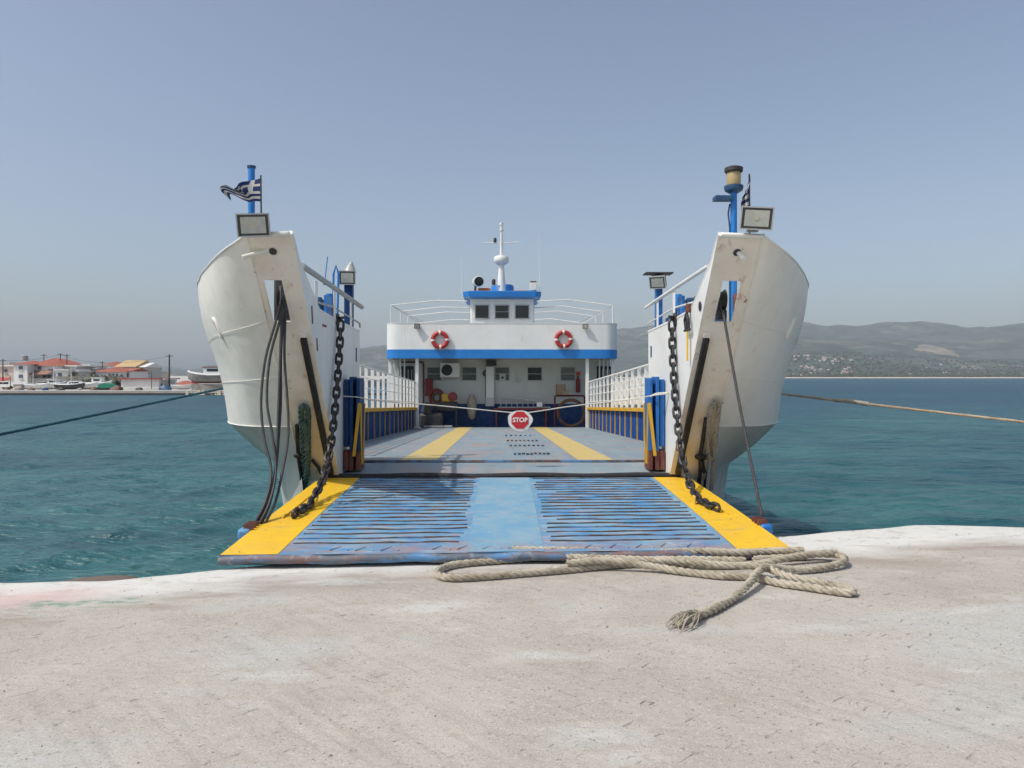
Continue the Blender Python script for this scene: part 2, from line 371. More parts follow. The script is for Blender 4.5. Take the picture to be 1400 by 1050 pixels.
    # faded red and green paint, left side
    l1 = ma('MULTIPLY', mr(sp.outputs['X'], -3.1, -3.6, 0, 1), ma('MULTIPLY', mr(d, -1.0, -.75, 0, 1), mr(d, -.30, -.5, 0, .55)))
    cur = mix(l1, cur, (.55, .36, .33))
    l2 = ma('MULTIPLY', ma('MULTIPLY', mr(sp.outputs['X'], -2.6, -3.0, 0, 1), mr(sp.outputs['X'], -4.0, -3.6, 0, 1)), ma('MULTIPLY', mr(d, -1.05, -.92, 0, 1), mr(d, -.74, -.86, 0, 1)))
    cur = mix(ma('MULTIPLY', l2, mr(nz((6, 12, 6)), .42, .55, 0, .8)), cur, (.16, .27, .20))
    L.new(cur, b.inputs['Base Color'])
    L.new(mr(wet, 0, 1, .88, .5), b.inputs['Roughness'])
    # relief: float marks, grit, gouges
    mp = N.new('ShaderNodeMapping'); mp.vector_type = 'TEXTURE'; mp.inputs['Scale'].default_value = (.13, .035, .1); mp.inputs['Rotation'].default_value = (0, 0, rad(42))
    L.new(geo.outputs['Position'], mp.inputs[0]); g = N.new('ShaderNodeTexNoise'); g.inputs['Scale'].default_value = 1; g.inputs['Detail'].default_value = 4
    L.new(mp.outputs[0], g.inputs['Vector'])
    gouge = mr(g.outputs['Fac'], .67, .72, 0, -1)
    cur = mix(ma('MULTIPLY', ma('MULTIPLY', gouge, -.75), mr(nz((.55, .55, .55), off=(2, 8, 0)), .5, .62, .0, 1)), cur, (.17, .14, .115)); L.new(cur, b.inputs['Base Color'])
    hsum = ma('ADD', ma('ADD', ma('MULTIPLY', nz((60, 60, 60)), .35), ma('MULTIPLY', nz((7, 18, 7)), .7)), ma('MULTIPLY', gouge, .9))
    bp = N.new('ShaderNodeBump'); bp.inputs['Strength'].default_value = .75; bp.inputs['Distance'].default_value = .016
    L.new(hsum, bp.inputs['Height']); L.new(bp.outputs[0], b.inputs['Normal'])
quay_material()
quay = qm.build('quay', 'quay_concrete', frame=I4, kind='structure', angle=80)
at = quay.data.attributes.new('edge_d', 'FLOAT', 'POINT')
at.data.foreach_set('value', [y-quay_edge(x) for y in qy for x in qx])

# ------------------------------------------------------------------ the sea
def build_sea():
    rs = [4.5]
    while rs[-1] < 90: rs.append(rs[-1]*1.0065)
    while rs[-1] < 9000: rs.append(rs[-1]*1.05)
    th = np.linspace(-1.15, 1.15, 460); r_ = np.array(rs)
    Rg, Tg = np.meshgrid(r_, th, indexing='ij'); X = Rg*np.sin(Tg); Y = Rg*np.cos(Tg)
    rng = np.random.RandomState(3); Z = np.zeros_like(X)
    for wl, amp, cnt in ((3.6, .026, 4), (1.9, .022, 6), (1.0, .015, 7), (.55, .009, 8)):
        for _ in range(cnt):
            a = rad(rng.normal(-72, 26)); k = 2*math.pi/(wl*rng.uniform(.8, 1.25)); ph = rng.uniform(0, 6.28)
            arg = k*(X*math.cos(a)+Y*math.sin(a))+ph+.8*np.sin(X*.21+Y*.13+ph)
            fade = np.clip(1-(Rg*.0065*2.6)/wl, 0, 1)
            Z += fade*amp*(1-2*np.abs(np.sin(arg/2)))*.75
    Z *= 1.05*(.85+.45*np.sin(X*.11+1+.6*np.sin(Y*.05))*np.sin(Y*.09+.8*np.sin(X*.07)))
    n, m_ = X.shape; v = np.stack([X, Y, Z+WATER], -1).reshape(-1, 3)
    i = np.arange(n-1)[:, None]*m_+np.arange(m_-1)[None, :]
    f = np.stack([i, i+m_, i+m_+1, i+1], -1).reshape(-1, 4)
    me = bpy.data.meshes.new('sea'); me.from_pydata(v.tolist(), [], f.tolist())
    me.polygons.foreach_set('use_smooth', [True]*len(me.polygons)); me.update(); me.flip_normals()
    m = mat('sea_water', (.036, .125, .135), .12, layers=[((.045, .160, .145), (.10, .05, .1), .44, .62, .9), ((.008, .060, .090), (.03, .045, .1), .46, .64, .7), ((.006, .055, .07), (.35, .18, .3), .50, .66, .45), ((.010, .060, .080), (.07, .28, .1), .50, .62, .6), ((.012, .070, .085), (.5, 1.6, .5), .52, .64, .5), ((.006, .050, .085), (.02, .03, .02), .25, .5, .85, 3, ('Y', 14, 110))], spec=.25)  # finer dark noise layers put wave-trough shade into the water colour
    t = m.node_tree; N = t.nodes; L = t.links; b = N['Principled BSDF']; geo = N.new('ShaderNodeNewGeometry'); last = None
    for s, st in (((.55, 1.5, 1), .85), ((2.2, 5.5, 1), .8), ((7, 14, 1), .3)):
        mp = N.new('ShaderNodeMapping'); mp.inputs['Scale'].default_value = s; L.new(geo.outputs['Position'], mp.inputs[0])
        nz = N.new('ShaderNodeTexNoise'); nz.inputs['Scale'].default_value = 1; nz.inputs['Detail'].default_value = 4; L.new(mp.outputs[0], nz.inputs['Vector'])
        bp = N.new('ShaderNodeBump'); bp.inputs['Strength'].default_value = st; bp.inputs['Distance'].default_value = .35/s[0]
        L.new(nz.outputs['Fac'], bp.inputs['Height'])
        if last: L.new(last, bp.inputs['Normal'])
        last = bp.outputs[0]
    L.new(last, b.inputs['Normal'])
    sp = N.new('ShaderNodeSeparateXYZ'); L.new(geo.outputs['Position'], sp.inputs[0]); mr = N.new('ShaderNodeMapRange'); L.new(sp.outputs['Y'], mr.inputs[0])
    for i_, v_ in enumerate((12, 160, .33, .36)): mr.inputs[i_+1].default_value = v_
    L.new(mr.outputs[0], b.inputs['Roughness'])
    me.materials.append(m)
    o = bpy.data.objects.new('sea', me); col.objects.link(o); tag(o, kind='structure')
build_sea()

# ------------------------------------------------------------------ far land
RIDGE = [(-700, 500), (0, 507), (150, 508), (200, 507), (232, 502), (255, 506), (285, 497), (400, 486), (495, 477), (560, 474), (700, 466), (800, 460), (850, 457), (890, 451), (1000, 447), (1080, 448), (1130, 449), (1180, 452), (1250, 448), (1320, 452), (1360, 449), (1400, 446), (1700, 440), (2100, 450)]
SHORE = 1850
def hill_h(pxx, Y):
    X = (pxx-700)/1050*Y
    rh = (515-interp(pxx, RIDGE))/1050*6300
    t = sst(2500, 6300, Y); back = 1-.5*sst(6300, 9000, Y)
    rid = .5+.5*noise.fractal((X*.0007, Y*.0007, 2), 1, 2, 5)
    bump_ = noise.fractal((X*.0022, Y*.0022, 9), 1, 2, 4)
    h = rh*(t**1.25)*back*(.62+.42*rid)+t*(30*bump_+26*abs(noise.noise((X*.0045, Y*.0045, 3))))
    foot = 62*sst(1900, 3000, Y)*sst(950, 1100, pxx)*(1-.55*sst(1180, 1330, pxx))*(.75+.4*noise.noise((X*.002, Y*.002, 5)))
    h2 = 75*sst(2300, 3600, Y)*(.55+.6*noise.noise((X*.0011, Y*.0011, 15)))*sst(300, 700, pxx)
    return WATER+.8+max(h, 0)+foot+max(0, h2)
ys = [SHORE]
while ys[-1] < 8800: ys.append(ys[-1]*1.018)
xs = list(np.arange(-800, 2105, 7))
hm = MB(); hm.grid([[((x-700)/1050*y, y, WATER-.5 if i == 0 else hill_h(x, y)) for x in xs] for i, y in enumerate(ys)])
hm.build('hills', 'hill', frame=I4, kind='structure', angle=80)
sm = MB(); sm.grid([[((x-700)/1050*y, y, z+.4*noise.noise((x*.02, y, 0))) for x in np.arange(300, 2105, 10)] for y, z in ((SHORE-60, WATER-.9), (SHORE-25, WATER+.9), (SHORE+25, WATER+2.3))])
sm.build('beach', 'sand', frame=I4, kind='structure', angle=80)
# the belt of trees behind the beach reads as one mass
wm = MB(); rnd = random.Random(5)
for _ in range(2300):
    x = rnd.uniform(380, 1800); y = rnd.uniform(SHORE+30, SHORE+420); r_ = rnd.uniform(3, 7)
    if _ > 900: x = rnd.uniform(1000, 1420); y = SHORE+60+1150*rnd.random()**1.3; r_ = rnd.uniform(2.5, 5)
    z = hill_h(x, y)
    c = Vector(((x-700)/1050*y, y, z)); vs = []
    for k, (rr, zz) in enumerate(((.9, 0), (1, .6), (.6, 1.1))):
        for j in range(6): a = j*1.047+k; q = rnd.uniform(.75, 1.25); vs.append(c+Vector((rr*r_*q*math.cos(a), rr*r_*q*math.sin(a), zz*r_*q)))
    vs.append(c+Vector((0, 0, 1.25*r_)))
    fs = [(k*6+j, k*6+(j+1) % 6, k*6+6+(j+1) % 6, k*6+6+j) for k in (0, 1) for j in range(6)]+[(12+j, 12+(j+1) % 6, 18) for j in range(6)]
    wm.add(vs, fs)
wm.build('far_woodland', 'wood_far', frame=I4, kind='stuff', label='dark belt of trees behind the far beach', cat='woodland')
def far_house(i):
    if i < 66: q = (i*7) % 6; x = rnd.gauss((1092, 1112, 1128, 1146, 1100, 1160)[q], 8); y = rnd.gauss((2200, 2450, 2700, 2650, 2850, 2350)[q], 60)
    else: x = rnd.uniform(1200, 1400); y = rnd.uniform(2000, 2900)
    x = max(1076, min(1396, x)); z = hill_h(x, y)-1; s = rnd.uniform(.4, .95)
    c = Vector(((x-700)/1050*y, y, z)); o = thing('village_house', c, 'tiny pale house of the distant village across the bay', 'house', 'village houses across the bay', I4)
    w_ = 11*s; d_ = 8*s; h_ = rnd.uniform(3.2, 5.5)
    MB().box(c+Vector((0, 0, h_/2)), (w_, d_, h_)).build('wall', rnd.choice(('plaster_white', 'plaster_cream', 'plaster_grey')), o, frame=I4)
    MB().prism([(c.x-w_*.53, c.z+h_), (c.x+w_*.53, c.z+h_), (c.x+w_*.3, c.z+h_+1.7), (c.x-w_*.3, c.z+h_+1.7)], c.y-d_*.53, c.y+d_*.53, 'y').build('roof', 'tile_red' if rnd.random() < .5 else 'plaster_grey', o, frame=I4)
for i in range(74): far_house(i)
# bare quarry scar on the far slope
scar = MB(); rows = []
for i in range(12):
    y = 3300+i*70; w0 = 10+26*math.sin(math.pi*(i+.6)/12.5)*(.7+.6*abs(noise.noise((i*.9, 2, 0)))); cx0 = 1292-i*1.4+6*noise.noise((i*.6, 7, 0))
    rows.append([((x-700)/1050*y, y, hill_h(x, y)+2.0) for x in np.linspace(cx0-w0, cx0+w0*.8, 12)])
scar.grid(rows).build('quarry_scar', 'scar', frame=I4, kind='structure', angle=80)

# ------------------------------------------------------------------ THE FERRY
ferry = thing('ferry', (0, 20, WATER), 'white and blue landing ferry moored bow-on with its ramp lowered', 'ferry')
def deck_z(Y): return .30+.05*sst(10.9, 12.1, Y) if Y < 12.15 else .35-.0385*(Y-12.15)
def curve(tab, n):
    P = smooth_path(tab, .05); return [P[min(len(P)-1, int(round(i*(len(P)-1)/(n-1))))] for i in range(n)]
TOP = [(2.85, 8.46, 3.26), (3.0, 8.58, 3.20), (3.30, 8.95, 3.14), (3.77, 9.8, 3.11), (4.26, 10.8, 3.08), (4.74, 12, 3.05), (4.90, 13.4, 2.85), (4.92, 14.6, 2.2), (4.9, 16.5, 1.35), (4.9, 20, .95), (4.9, 28, .55), (4.9, 33, .4), (4.9, 48, .3)]
KNU = [(2.85, 10.30, 1.03), (3.2, 10.52, 1.02), (3.7, 11.0, 1.0), (4.28, 12, .98), (4.68, 13.3, .96), (4.86, 15, .85), (4.88, 17, .7), (4.88, 20, .6), (4.88, 28, .2), (4.88, 33, 0), (4.88, 48, -.1)]
CHI = [(2.85, 10.75, .46), (3.1, 11.2, .34), (3.42, 12.0, .27), (3.85, 13.2, .18), (4.4, 15, .05), (4.8, 17.5, -.15), (4.86, 21, -.3), (4.86, 28, -.5), (4.86, 33, -.6), (4.86, 48, -.6)]
BOT = [(2.85, 11.65, -2.1), (3.0, 12, -2.1), (3.3, 12.8, -2.1), (3.8, 14, -2.1), (4.3, 16, -2.1), (4.7, 19, -2.1), (4.8, 24, -2.1), (4.8, 33, -2.1), (4.8, 48, -2.1)]
NC = 90
def hull_side(sg, name):
    cu = []
    for tb in (TOP, KNU, CHI, BOT):
        P = smooth_path(tb, .04)
        # columns packed toward the bow
        cu.append([P[int(round(((i/(NC-1))**1.7)*(len(P)-1)))] for i in range(NC)])
    def row(a, b, t, bulge=0):
        return [Vector((sg*(lerp(p.x, q.x, t)+(bulge*math.sin(math.pi*t) if bulge > 0 else (0.06 if t < .5 else .03)*math.sin(2*math.pi*t))*sst(2.85, 4.0, p.x)*(1 if bulge else 0)+.011*noise.noise((p.y*1.4, t*3.4, 5+sg))*sst(2.85, 3.2, p.x)), lerp(p.y, q.y, t), lerp(p.z, q.z, t))) for p, q in zip(cu[a], cu[b])]
    up = MB(); rows = [row(0, 1, t, -.07) for t in np.linspace(0, 1, 15)]
    up.grid(rows if sg < 0 else [r_[::-1] for r_ in rows])
    o = up.build(name, 'hull_paint', ferry, angle=60)
    lo = MB(); rows = [row(1, 2, t, .05) for t in np.linspace(0, 1, 5)]+[row(2, 3, t) for t in np.linspace(0, 1, 6)][1:]
    lo.grid(rows if sg < 0 else [r_[::-1] for r_ in rows])
    lo.build('lower_plating', 'hull_grey', o, angle=60)
    for t, n_, r_ in ((.40, 44, .0032), (.70, 60, .0032), (1.0, 80, .006)):
        P = row(0, 1, t, -.07)[:n_]; MB().tube([p+Vector((sg*.006, -.006, 0)) for p in P], r_, 6).build('weld_seam', 'weld_line', o)
    MB().tube(row(0, 1, 0)[:62], .014, 8).build('cap_rail', 'white_paint', o)
    # hawse hole: a rimmed slot on the flare
    c = row(0, 1, .30, -.07)[50 if sg < 0 else 51]
    return o, rows, row
RAKE0 = Vector((0, 10.92, .28)); RAKE1 = Vector((0, 8.46, 3.28))
def rk(t, u=0.0, off=0.0):     # point on the raked front edge; off pushes it forward
    d = RAKE1-RAKE0; p = RAKE0+d*t; nrm = Vector((0, -d.z, d.y)).normalized()
    return Vector((u, p.y, p.z))+nrm*off
WALL_TOP = [(8.46, 3.28), (8.56, 3.22), (8.77, 3.02), (9.17, 2.83), (9.56, 2.62), (9.75, 2.54), (10.6, 2.49), (12.5, 2.43)]
def bow(sg):
    side = 'port' if sg < 0 else 'starboard'
    hull, _, row = hull_side(sg, 'bow_plating')
    # raked front strip with an opening, built as a plate frame
    holeT0, holeT1 = (.695, .845); hu0, hu1 = (2.50, 2.72) if sg > 0 else (2.56, 2.78)
    s = MB()
    def plate(u0, u1, t0, t1, nseg=4):
        for k in range(nseg):
            a = lerp(t0, t1, k/nseg); b = lerp(t0, t1, (k+1)/nseg)
            q = [rk(a, sg*u0), rk(a, sg*u1), rk(b, sg*u1), rk(b, sg*u0)]
            s.add(q if sg > 0 else q[::-1], [(0, 1, 2, 3)])
    plate(2.35, 2.85, -.02, holeT0, 8); plate(2.35, hu0, holeT0, holeT1, 2); plate(hu1, 2.85, holeT0, holeT1, 2); plate(2.35, 2.85, holeT1, 1.0, 4)
    strip = s.build('front_strip', 'cream_edge', hull)
    MB().tube([rk(t_, sg*2.852, .002) for t_ in np.linspace(-.02, 1, 12)], .013, 6).build('edge_bead', 'cream_edge', hull)
    # below the hinge the strip drops to the water
    q = MB(); a0, a1 = rk(-.02, sg*2.35), rk(-.02, sg*2.85); b0, b1 = Vector((sg*2.35, 11.65, -2.1)), Vector((sg*2.85, 11.65, -2.1))
    q.add([a0, a1, b1, b0] if sg < 0 else [a0, b0, b1, a1], [(0, 1, 2, 3)]).build('stem_plate', 'hull_paint', hull)
    # rim round the opening, rubbing bar, pulley
    rim = MB(); loop = [rk(holeT0, sg*hu0, .006), rk(holeT0, sg*hu1, .006), rk(holeT1, sg*hu1, .006), rk(holeT1, sg*hu0, .006)]
    rim.tube(loop, .011, 6, closed=True).build('opening_rim', 'cream_edge', hull)
    fb = MB(); fb.beam(rk(.02, sg*2.45, .03), rk(.635, sg*2.45, .03), .075, .06, up=(0, -1, .8)).build('rubbing_bar', 'black_rubber', hull, bevel=.01)
    MB().beam(rk(.64, sg*2.45, .02), rk(.655, sg*2.45, .02), .09, .05, up=(0, -1, .8)).build('bar_stop', 'cream_edge', hull)
    pc = rk(.765, sg*(hu0+.06), -.05); MB().lathe([(.05, -.04), (.13, -.035), (.10, -.01), (.10, .01), (.13, .035), (.05, .04)], pc, (1, 0, 0), 18).build('pulley', 'black_rubber', hull)
    MB().box(pc+Vector((sg*.0, .0, -.17)), (.11, .1, .12)).build('pulley_block', 'black_rubber', hull, bevel=.02)
    # pipe stub above the opening
    p0 = rk(.94, sg*2.60, -.05)
    tip = p0+(Vector((-.30, -.16, -.12)) if sg < 0 else Vector((.05, -.13, -.12)))
    MB().tube([p0, p0.lerp(tip, .5), tip], .026, 10).build('pipe_stub', 'white_paint' if sg > 0 else 'cream_edge', hull)
    MB().lathe([(.034, 0), (.045, .004), (.034, .008)], rk(.94, sg*2.60, .004), rk(0, 0, 1)-rk(0, 0, 0), 14).build('dark_pipe_hole', 'engine_dark', hull)  # dark disc painted as the shade inside the pipe hole
    # inner wall
    poly = [(10.92, .28)]+[(RAKE0.y+(RAKE1.y-RAKE0.y)*t, RAKE0.z+(RAKE1.z-RAKE0.z)*t) for t in (.33, .66)]+WALL_TOP+[(12.5, .30)]
    wl = MB(); a, b = sorted((sg*2.348, sg*2.39)); wl.prism(poly, a, b, 'x'); iw = wl.build('inner_wall', 'white_paint', ferry, bevel=.008)
    MB().tube([(sg*2.369, y, z) for y, z in WALL_TOP], .03, 8).build('wall_cap', 'white_paint', iw)
    MB().beam((sg*2.37, 8.47, 3.27), (sg*2.85, 8.47, 3.25), .1, .05).build('strip_cap', 'white_paint', iw, bevel=.02)
    # foredeck and after wall of the bow house
    MB().add([(sg*2.39, 9.6, 2.2), (sg*2.39, 12.46, 2.2), (sg*4.4, 12.46, 2.2), (sg*4.0, 11.5, 2.2), (sg*3.5, 10.6, 2.2), (sg*3.0, 9.95, 2.2), (sg*2.75, 9.65, 2.2)], [(0, 1, 2, 3, 4, 5, 6) if sg < 0 else (6, 5, 4, 3, 2, 1, 0)]).build('foredeck', 'deck_paint', ferry)
    MB().prism([(sg*2.36, .1), (sg*3.3, .35), (sg*4.2, 1.0), (sg*4.6, 2.35), (sg*2.36, 2.4)], 12.47, 12.5, 'y').build('after_wall', 'white_paint', ferry)
    # hand rails above the inner wall
    rl = MB(); hi = [(sg*2.42, 9.15, 3.02), (sg*2.42, 10.4, 2.98), (sg*2.42, 11.8, 2.93), (sg*2.42, 13.1, 2.88)]
    hr = rl.tube(hi, .036 if sg < 0 else .026, 10).build('hand_rail', 'galv' if sg < 0 else 'white_paint', ferry)
    MB().tube([(sg*2.44, 9.7, 2.66), (sg*2.44, 11, 2.69), (sg*2.44, 13.0, 2.60), (sg*2.47, 13.2, 2.55)], .014, 8).build('lower_rail', 'galv' if sg < 0 else 'white_paint', hr)
    for y in ((9.9, 11.0, 12.2) if sg < 0 else (11.0, 12.15)):
        top = 2.93 if sg < 0 else 2.95
        MB().box((sg*2.43, y, (2.48+top)/2), (.012, .13, top-2.48)).build('rail_post', 'white_paint', hr, bevel=.004)
    return hull, iw
hullL, wallL = bow(-1); hullR, wallR = bow(1)
def hull_pt(sg, t, x_target):
    cuT = smooth_path(TOP, .04); cuK = smooth_path(KNU, .04); best = None
    def at_(i, t_):
        f = (i/(NC-1))**1.7; p = cuT[int(round(f*(len(cuT)-1)))]; q = cuK[int(round(f*(len(cuK)-1)))]; r_ = p.lerp(q, t_)
        return Vector((sg*(r_.x+(0.06 if t_ < .5 else .03)*math.sin(2*math.pi*t_)*sst(2.85, 4.0, p.x)), r_.y, r_.z))
    for i in range(2, NC-2):
        v = at_(i, t)
        if v.y > 11.2: break
        d = abs(690+1050*v.x/v.y-x_target)
        if best is None or d < best[0]:
            n_ = (at_(i+2, t)-at_(i-2, t)).cross(at_(i, t+.05)-at_(i, t-.05)).normalized()
            if n_.y > 0: n_ = -n_
            best = (d, v, n_)
    return best[1], best[2]
for sg, hull, tx in ((-1, hullL, 299), (1, hullR, 1081)):
    c, n_ = hull_pt(sg, .36, tx); ax = Vector((-sg*.35, 0, -1)); ax = (ax-n_*ax.dot(n_)).normalized(); sd_ = ax.cross(n_).normalized(); c = c+n_*.022
    L_ = .135; W_ = .045; loop = [c+ax*(L_*math.copysign(abs(math.cos(k*math.pi/8))**.7, math.cos(k*math.pi/8)))+sd_*(W_*math.sin(k*math.pi/8)) for k in range(16)]
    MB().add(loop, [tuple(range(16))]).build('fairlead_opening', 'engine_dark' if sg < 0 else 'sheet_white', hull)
    MB().tube([p-n_*.01 for p in loop], .02, 8, closed=True).build('fairlead_rim', 'clean_white', hull)

# transom below the hinge, hinge bar, main deck
MB().add([(-2.35, 10.98, .22), (2.35, 10.98, .22), (2.35, 11.65, -2.1), (-2.35, 11.65, -2.1)], [(0, 3, 2, 1)]).build('bow_transom', 'hull_grey', ferry)
dk = MB(); rows = []
for y in list(np.arange(10.96, 12.5, .11))+[12.5]: rows.append([(u, y, deck_z(y)) for u in (-2.36, -1, 0, 1, 2.36)])
dk.grid([r_ for r_ in rows])
DWT = [(12.5, 3.45), (14, 4.05), (15, 4.38), (17, 4.7), (19, 4.84), (30, 4.86)]
rows = []
for y in np.linspace(12.5, 34, 40):
    dw = interp(y, DWT); rows.append([(u, y, deck_z(y)) for u in (-dw, -min(3.55, dw-.05), -2.36, -1, 0, 1, 2.36, min(3.55, dw-.05), dw)])
dk.grid(rows); deck = dk.build('deck', 'deck_paint', ferry, angle=60)
hb = MB(); hb.tube([(u, 10.93, .285+.008*math.sin(u*4)) for u in np.linspace(-2.5, 2.5, 24)], .045, 10).build('hinge_bar', 'black_rubber', deck)
hb = MB(); rr_ = random.Random(3)
hb.tube([(u, 12.10+.015*math.sin(u*3), deck_z(12.1)+.012) for u in np.linspace(-2.34, 2.34, 30)], .028, 8).build('coaming_bar', 'bar_steel', deck)
def deck_band(u0a, u1a, u0b, u1b, y0, y1, name, mt, n=24, lift=.004):
    b = MB(); rows = []
    for y in np.linspace(y0, y1, n):
        t = (y-y0)/(y1-y0); rows.append([(lerp(u0a, u0b, t), y, deck_z(y)+lift), (lerp(u1a, u1b, t), y, deck_z(y)+lift)])
    return b.grid(rows).build(name, mt, deck)
deck_band(-1.70, -1.10, -1.86, -1.26, 12.22, 32.9, 'lane_stripe', 'stripe_yellow')
deck_band(1.20, 1.79, 1.26, 1.86, 12.22, 32.9, 'lane_stripe', 'stripe_yellow')
stud = MB().box((0, 0, .012), (.05, .05, .03)).mesh('stud', 'bar_steel')
for y, u0, u1, n in ((13.9, .20, .80, 9), (16.8, .16, .86, 8), (19.2, .12, .84, 8), (22.5, .1, .8, 6)):
    for k in range(n): inst('lashing_stud', stud, deck, (lerp(u0, u1, k/(n-1)), y+.06*rr_.uniform(-1, 1), deck_z(y)+.012), Matrix.Rotation(rr_.uniform(-.4, .4), 3, 'Z'))

# ------------------------------------------------------------------ ramp
RW = 2.6
def ramp_z(u, Y):
    t = (10.88-Y)/(10.88-6.98); tip = .105+.022*(u/RW)
    return lerp(.27, tip, t)+.012*math.sin(math.pi*t)
rows_t = [[(u, y, ramp_z(u, y)) for u in np.linspace(-RW, RW, 14)] for y in np.linspace(6.98, 10.88, 20)]
rm = MB(); rm.grid(rows_t)
rows_b = [[(p[0], p[1], p[2]-.085) for p in r_] for r_ in rows_t]
rm.grid([r_[::-1] for r_ in rows_b]); rm.grid([[r_[0] for r_ in rows_b], [r_[0] for r_ in rows_t]][::-1]); rm.grid([[r_[-1] for r_ in rows_b], [r_[-1] for r_ in rows_t]])
ramp = rm.build('ramp', 'ramp_blue', ferry, angle=60)
lp = MB(); lp.tube([(u, 6.965, ramp_z(u, 6.98)-.040+.006*math.sin(u*5)+.004*math.sin(u*13)) for u in np.linspace(-RW, RW, 60)], .042, 12).build('ramp_lip', 'lip_steel', ramp)
def ramp_band(f0, f1, mt, name, y0=6.99, y1=10.87, lift=.004):
    b = MB(); b.grid([[(lerp(f0(y), f1(y), k/4), y, ramp_z(lerp(f0(y), f1(y), k/4), y)+lift) for k in range(5)] for y in np.linspace(y0, y1, 20)]); return b.build(name, mt, ramp, angle=60)
ramp_band(lambda y: -RW, lambda y: -2.08+.01*(y-7), 'yellow_paint', 'edge_band'); ramp_band(lambda y: 2.10, lambda y: RW, 'yellow_paint', 'edge_band')
ramp_band(lambda y: -.36, lambda y: .34, 'ramp_strip', 'centre_strip')
for sg in (-1, 1):
    rr_ = random.Random(9+sg)
    for k in range(21):
        y = 7.34+k*(3.44/20.0); ua, ub = (-2.05, -.40) if sg < 0 else (.38, 2.07)
        ua += rr_.uniform(0, .06); ub -= rr_.uniform(0, .06)
        if rr_.random() < .1: ua += rr_.uniform(.1, .3)*(sg > 0); ub -= rr_.uniform(.1, .25)*(sg < 0)
        ph = rr_.uniform(0, 6); slope = rr_.uniform(-.02, .02); P = []
        for j in range(13):
            t = j/12; u = lerp(ua, ub, t); yy = y+.012*math.sin(ph+u*4)+.008*math.sin(ph*2+u*11)+slope*(t-.5)
            P.append((u, yy, ramp_z(u, yy)+.004))
        rads = [.0095+.006*noise.noise((p[0]*5, y*9, sg)) for p in P]
        MB().tube(P, rads, 6).build('tread_bar', 'bar_steel', ramp)
for k in range(15):
    rr_ = random.Random(40+k); u = -1.55+k*.235
    if rr_.random() < .2: continue
    a = .085; y = 7.15+rr_.uniform(-.02, .02)
    MB().tube([(u-a, y-.07, ramp_z(u, y)+.001), (u, y+.07, ramp_z(u, y)+.002), (u+a, y-.07, ramp_z(u, y)+.001)], .007, 5).build('grip_bead', 'ramp_blue', ramp)
for sg in (-1, 1):      # lifting lugs on the ramp sides
    y = 7.95; z = ramp_z(sg*RW, y)
    lug = MB().box((sg*(RW+.07), y, z-.06), (.13, .26, .15)).build('lifting_lug', 'ramp_blue' if sg < 0 else 'ship_blue', ramp, bevel=.03)
    for k in range(3): MB().box((sg*(RW+.03), y-.08+k*.08, z+.03), (.10, .022, .06)).build('lug_plate', 'rust_red', lug)
    MB().beam((sg*2.42, 8.35, ramp_z(sg*2.42, 8.35)+.012), (sg*2.42, 10.4, ramp_z(sg*2.42, 10.4)+.012), .018, .02).build('edge_rib', 'yellow_paint', ramp)
    MB().box((sg*2.2, 8.95, ramp_z(sg*2.2, 8.95)+.05), (.025, .09, .1)).build('chain_eye', 'yellow_paint', ramp, bevel=.008)

# ------------------------------------------------------------------ gate columns on the inner walls
for sg in (-1, 1):
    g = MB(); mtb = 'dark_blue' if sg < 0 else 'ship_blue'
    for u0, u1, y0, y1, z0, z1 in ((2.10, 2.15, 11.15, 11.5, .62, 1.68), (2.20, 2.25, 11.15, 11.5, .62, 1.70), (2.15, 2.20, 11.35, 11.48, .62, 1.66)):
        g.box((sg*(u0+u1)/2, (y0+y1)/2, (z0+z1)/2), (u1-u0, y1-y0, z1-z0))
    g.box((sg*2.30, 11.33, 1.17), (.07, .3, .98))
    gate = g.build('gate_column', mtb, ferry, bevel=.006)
    b = MB()
    for u0, u1 in ((2.095, 2.155), (2.195, 2.255), (2.265, 2.335)): b.box((sg*(u0+u1)/2, 11.325, .48), (u1-u0, .34, .28))
    b.box((sg*2.16, 11.36, .44), (.08, .2, .2)); b.build('column_foot', 'rust_red', gate, bevel=.005)
    for (ya, za), (yb, zb) in (((11.16, 1.30), (11.25, .42)), ((11.49, 1.30), (11.36, .42))):
        MB().beam((sg*2.088, ya, za), (sg*2.088, yb, zb), .05, .014, up=(1, 0, 0)).build('yellow_brace', 'rail_yellow', gate)
    MB().beam((sg*2.10, 11.135, 1.32), (sg*2.18, 11.12, .55), .045, .012, up=(0, 1, 0)).build('yellow_brace', 'rail_yellow', gate)

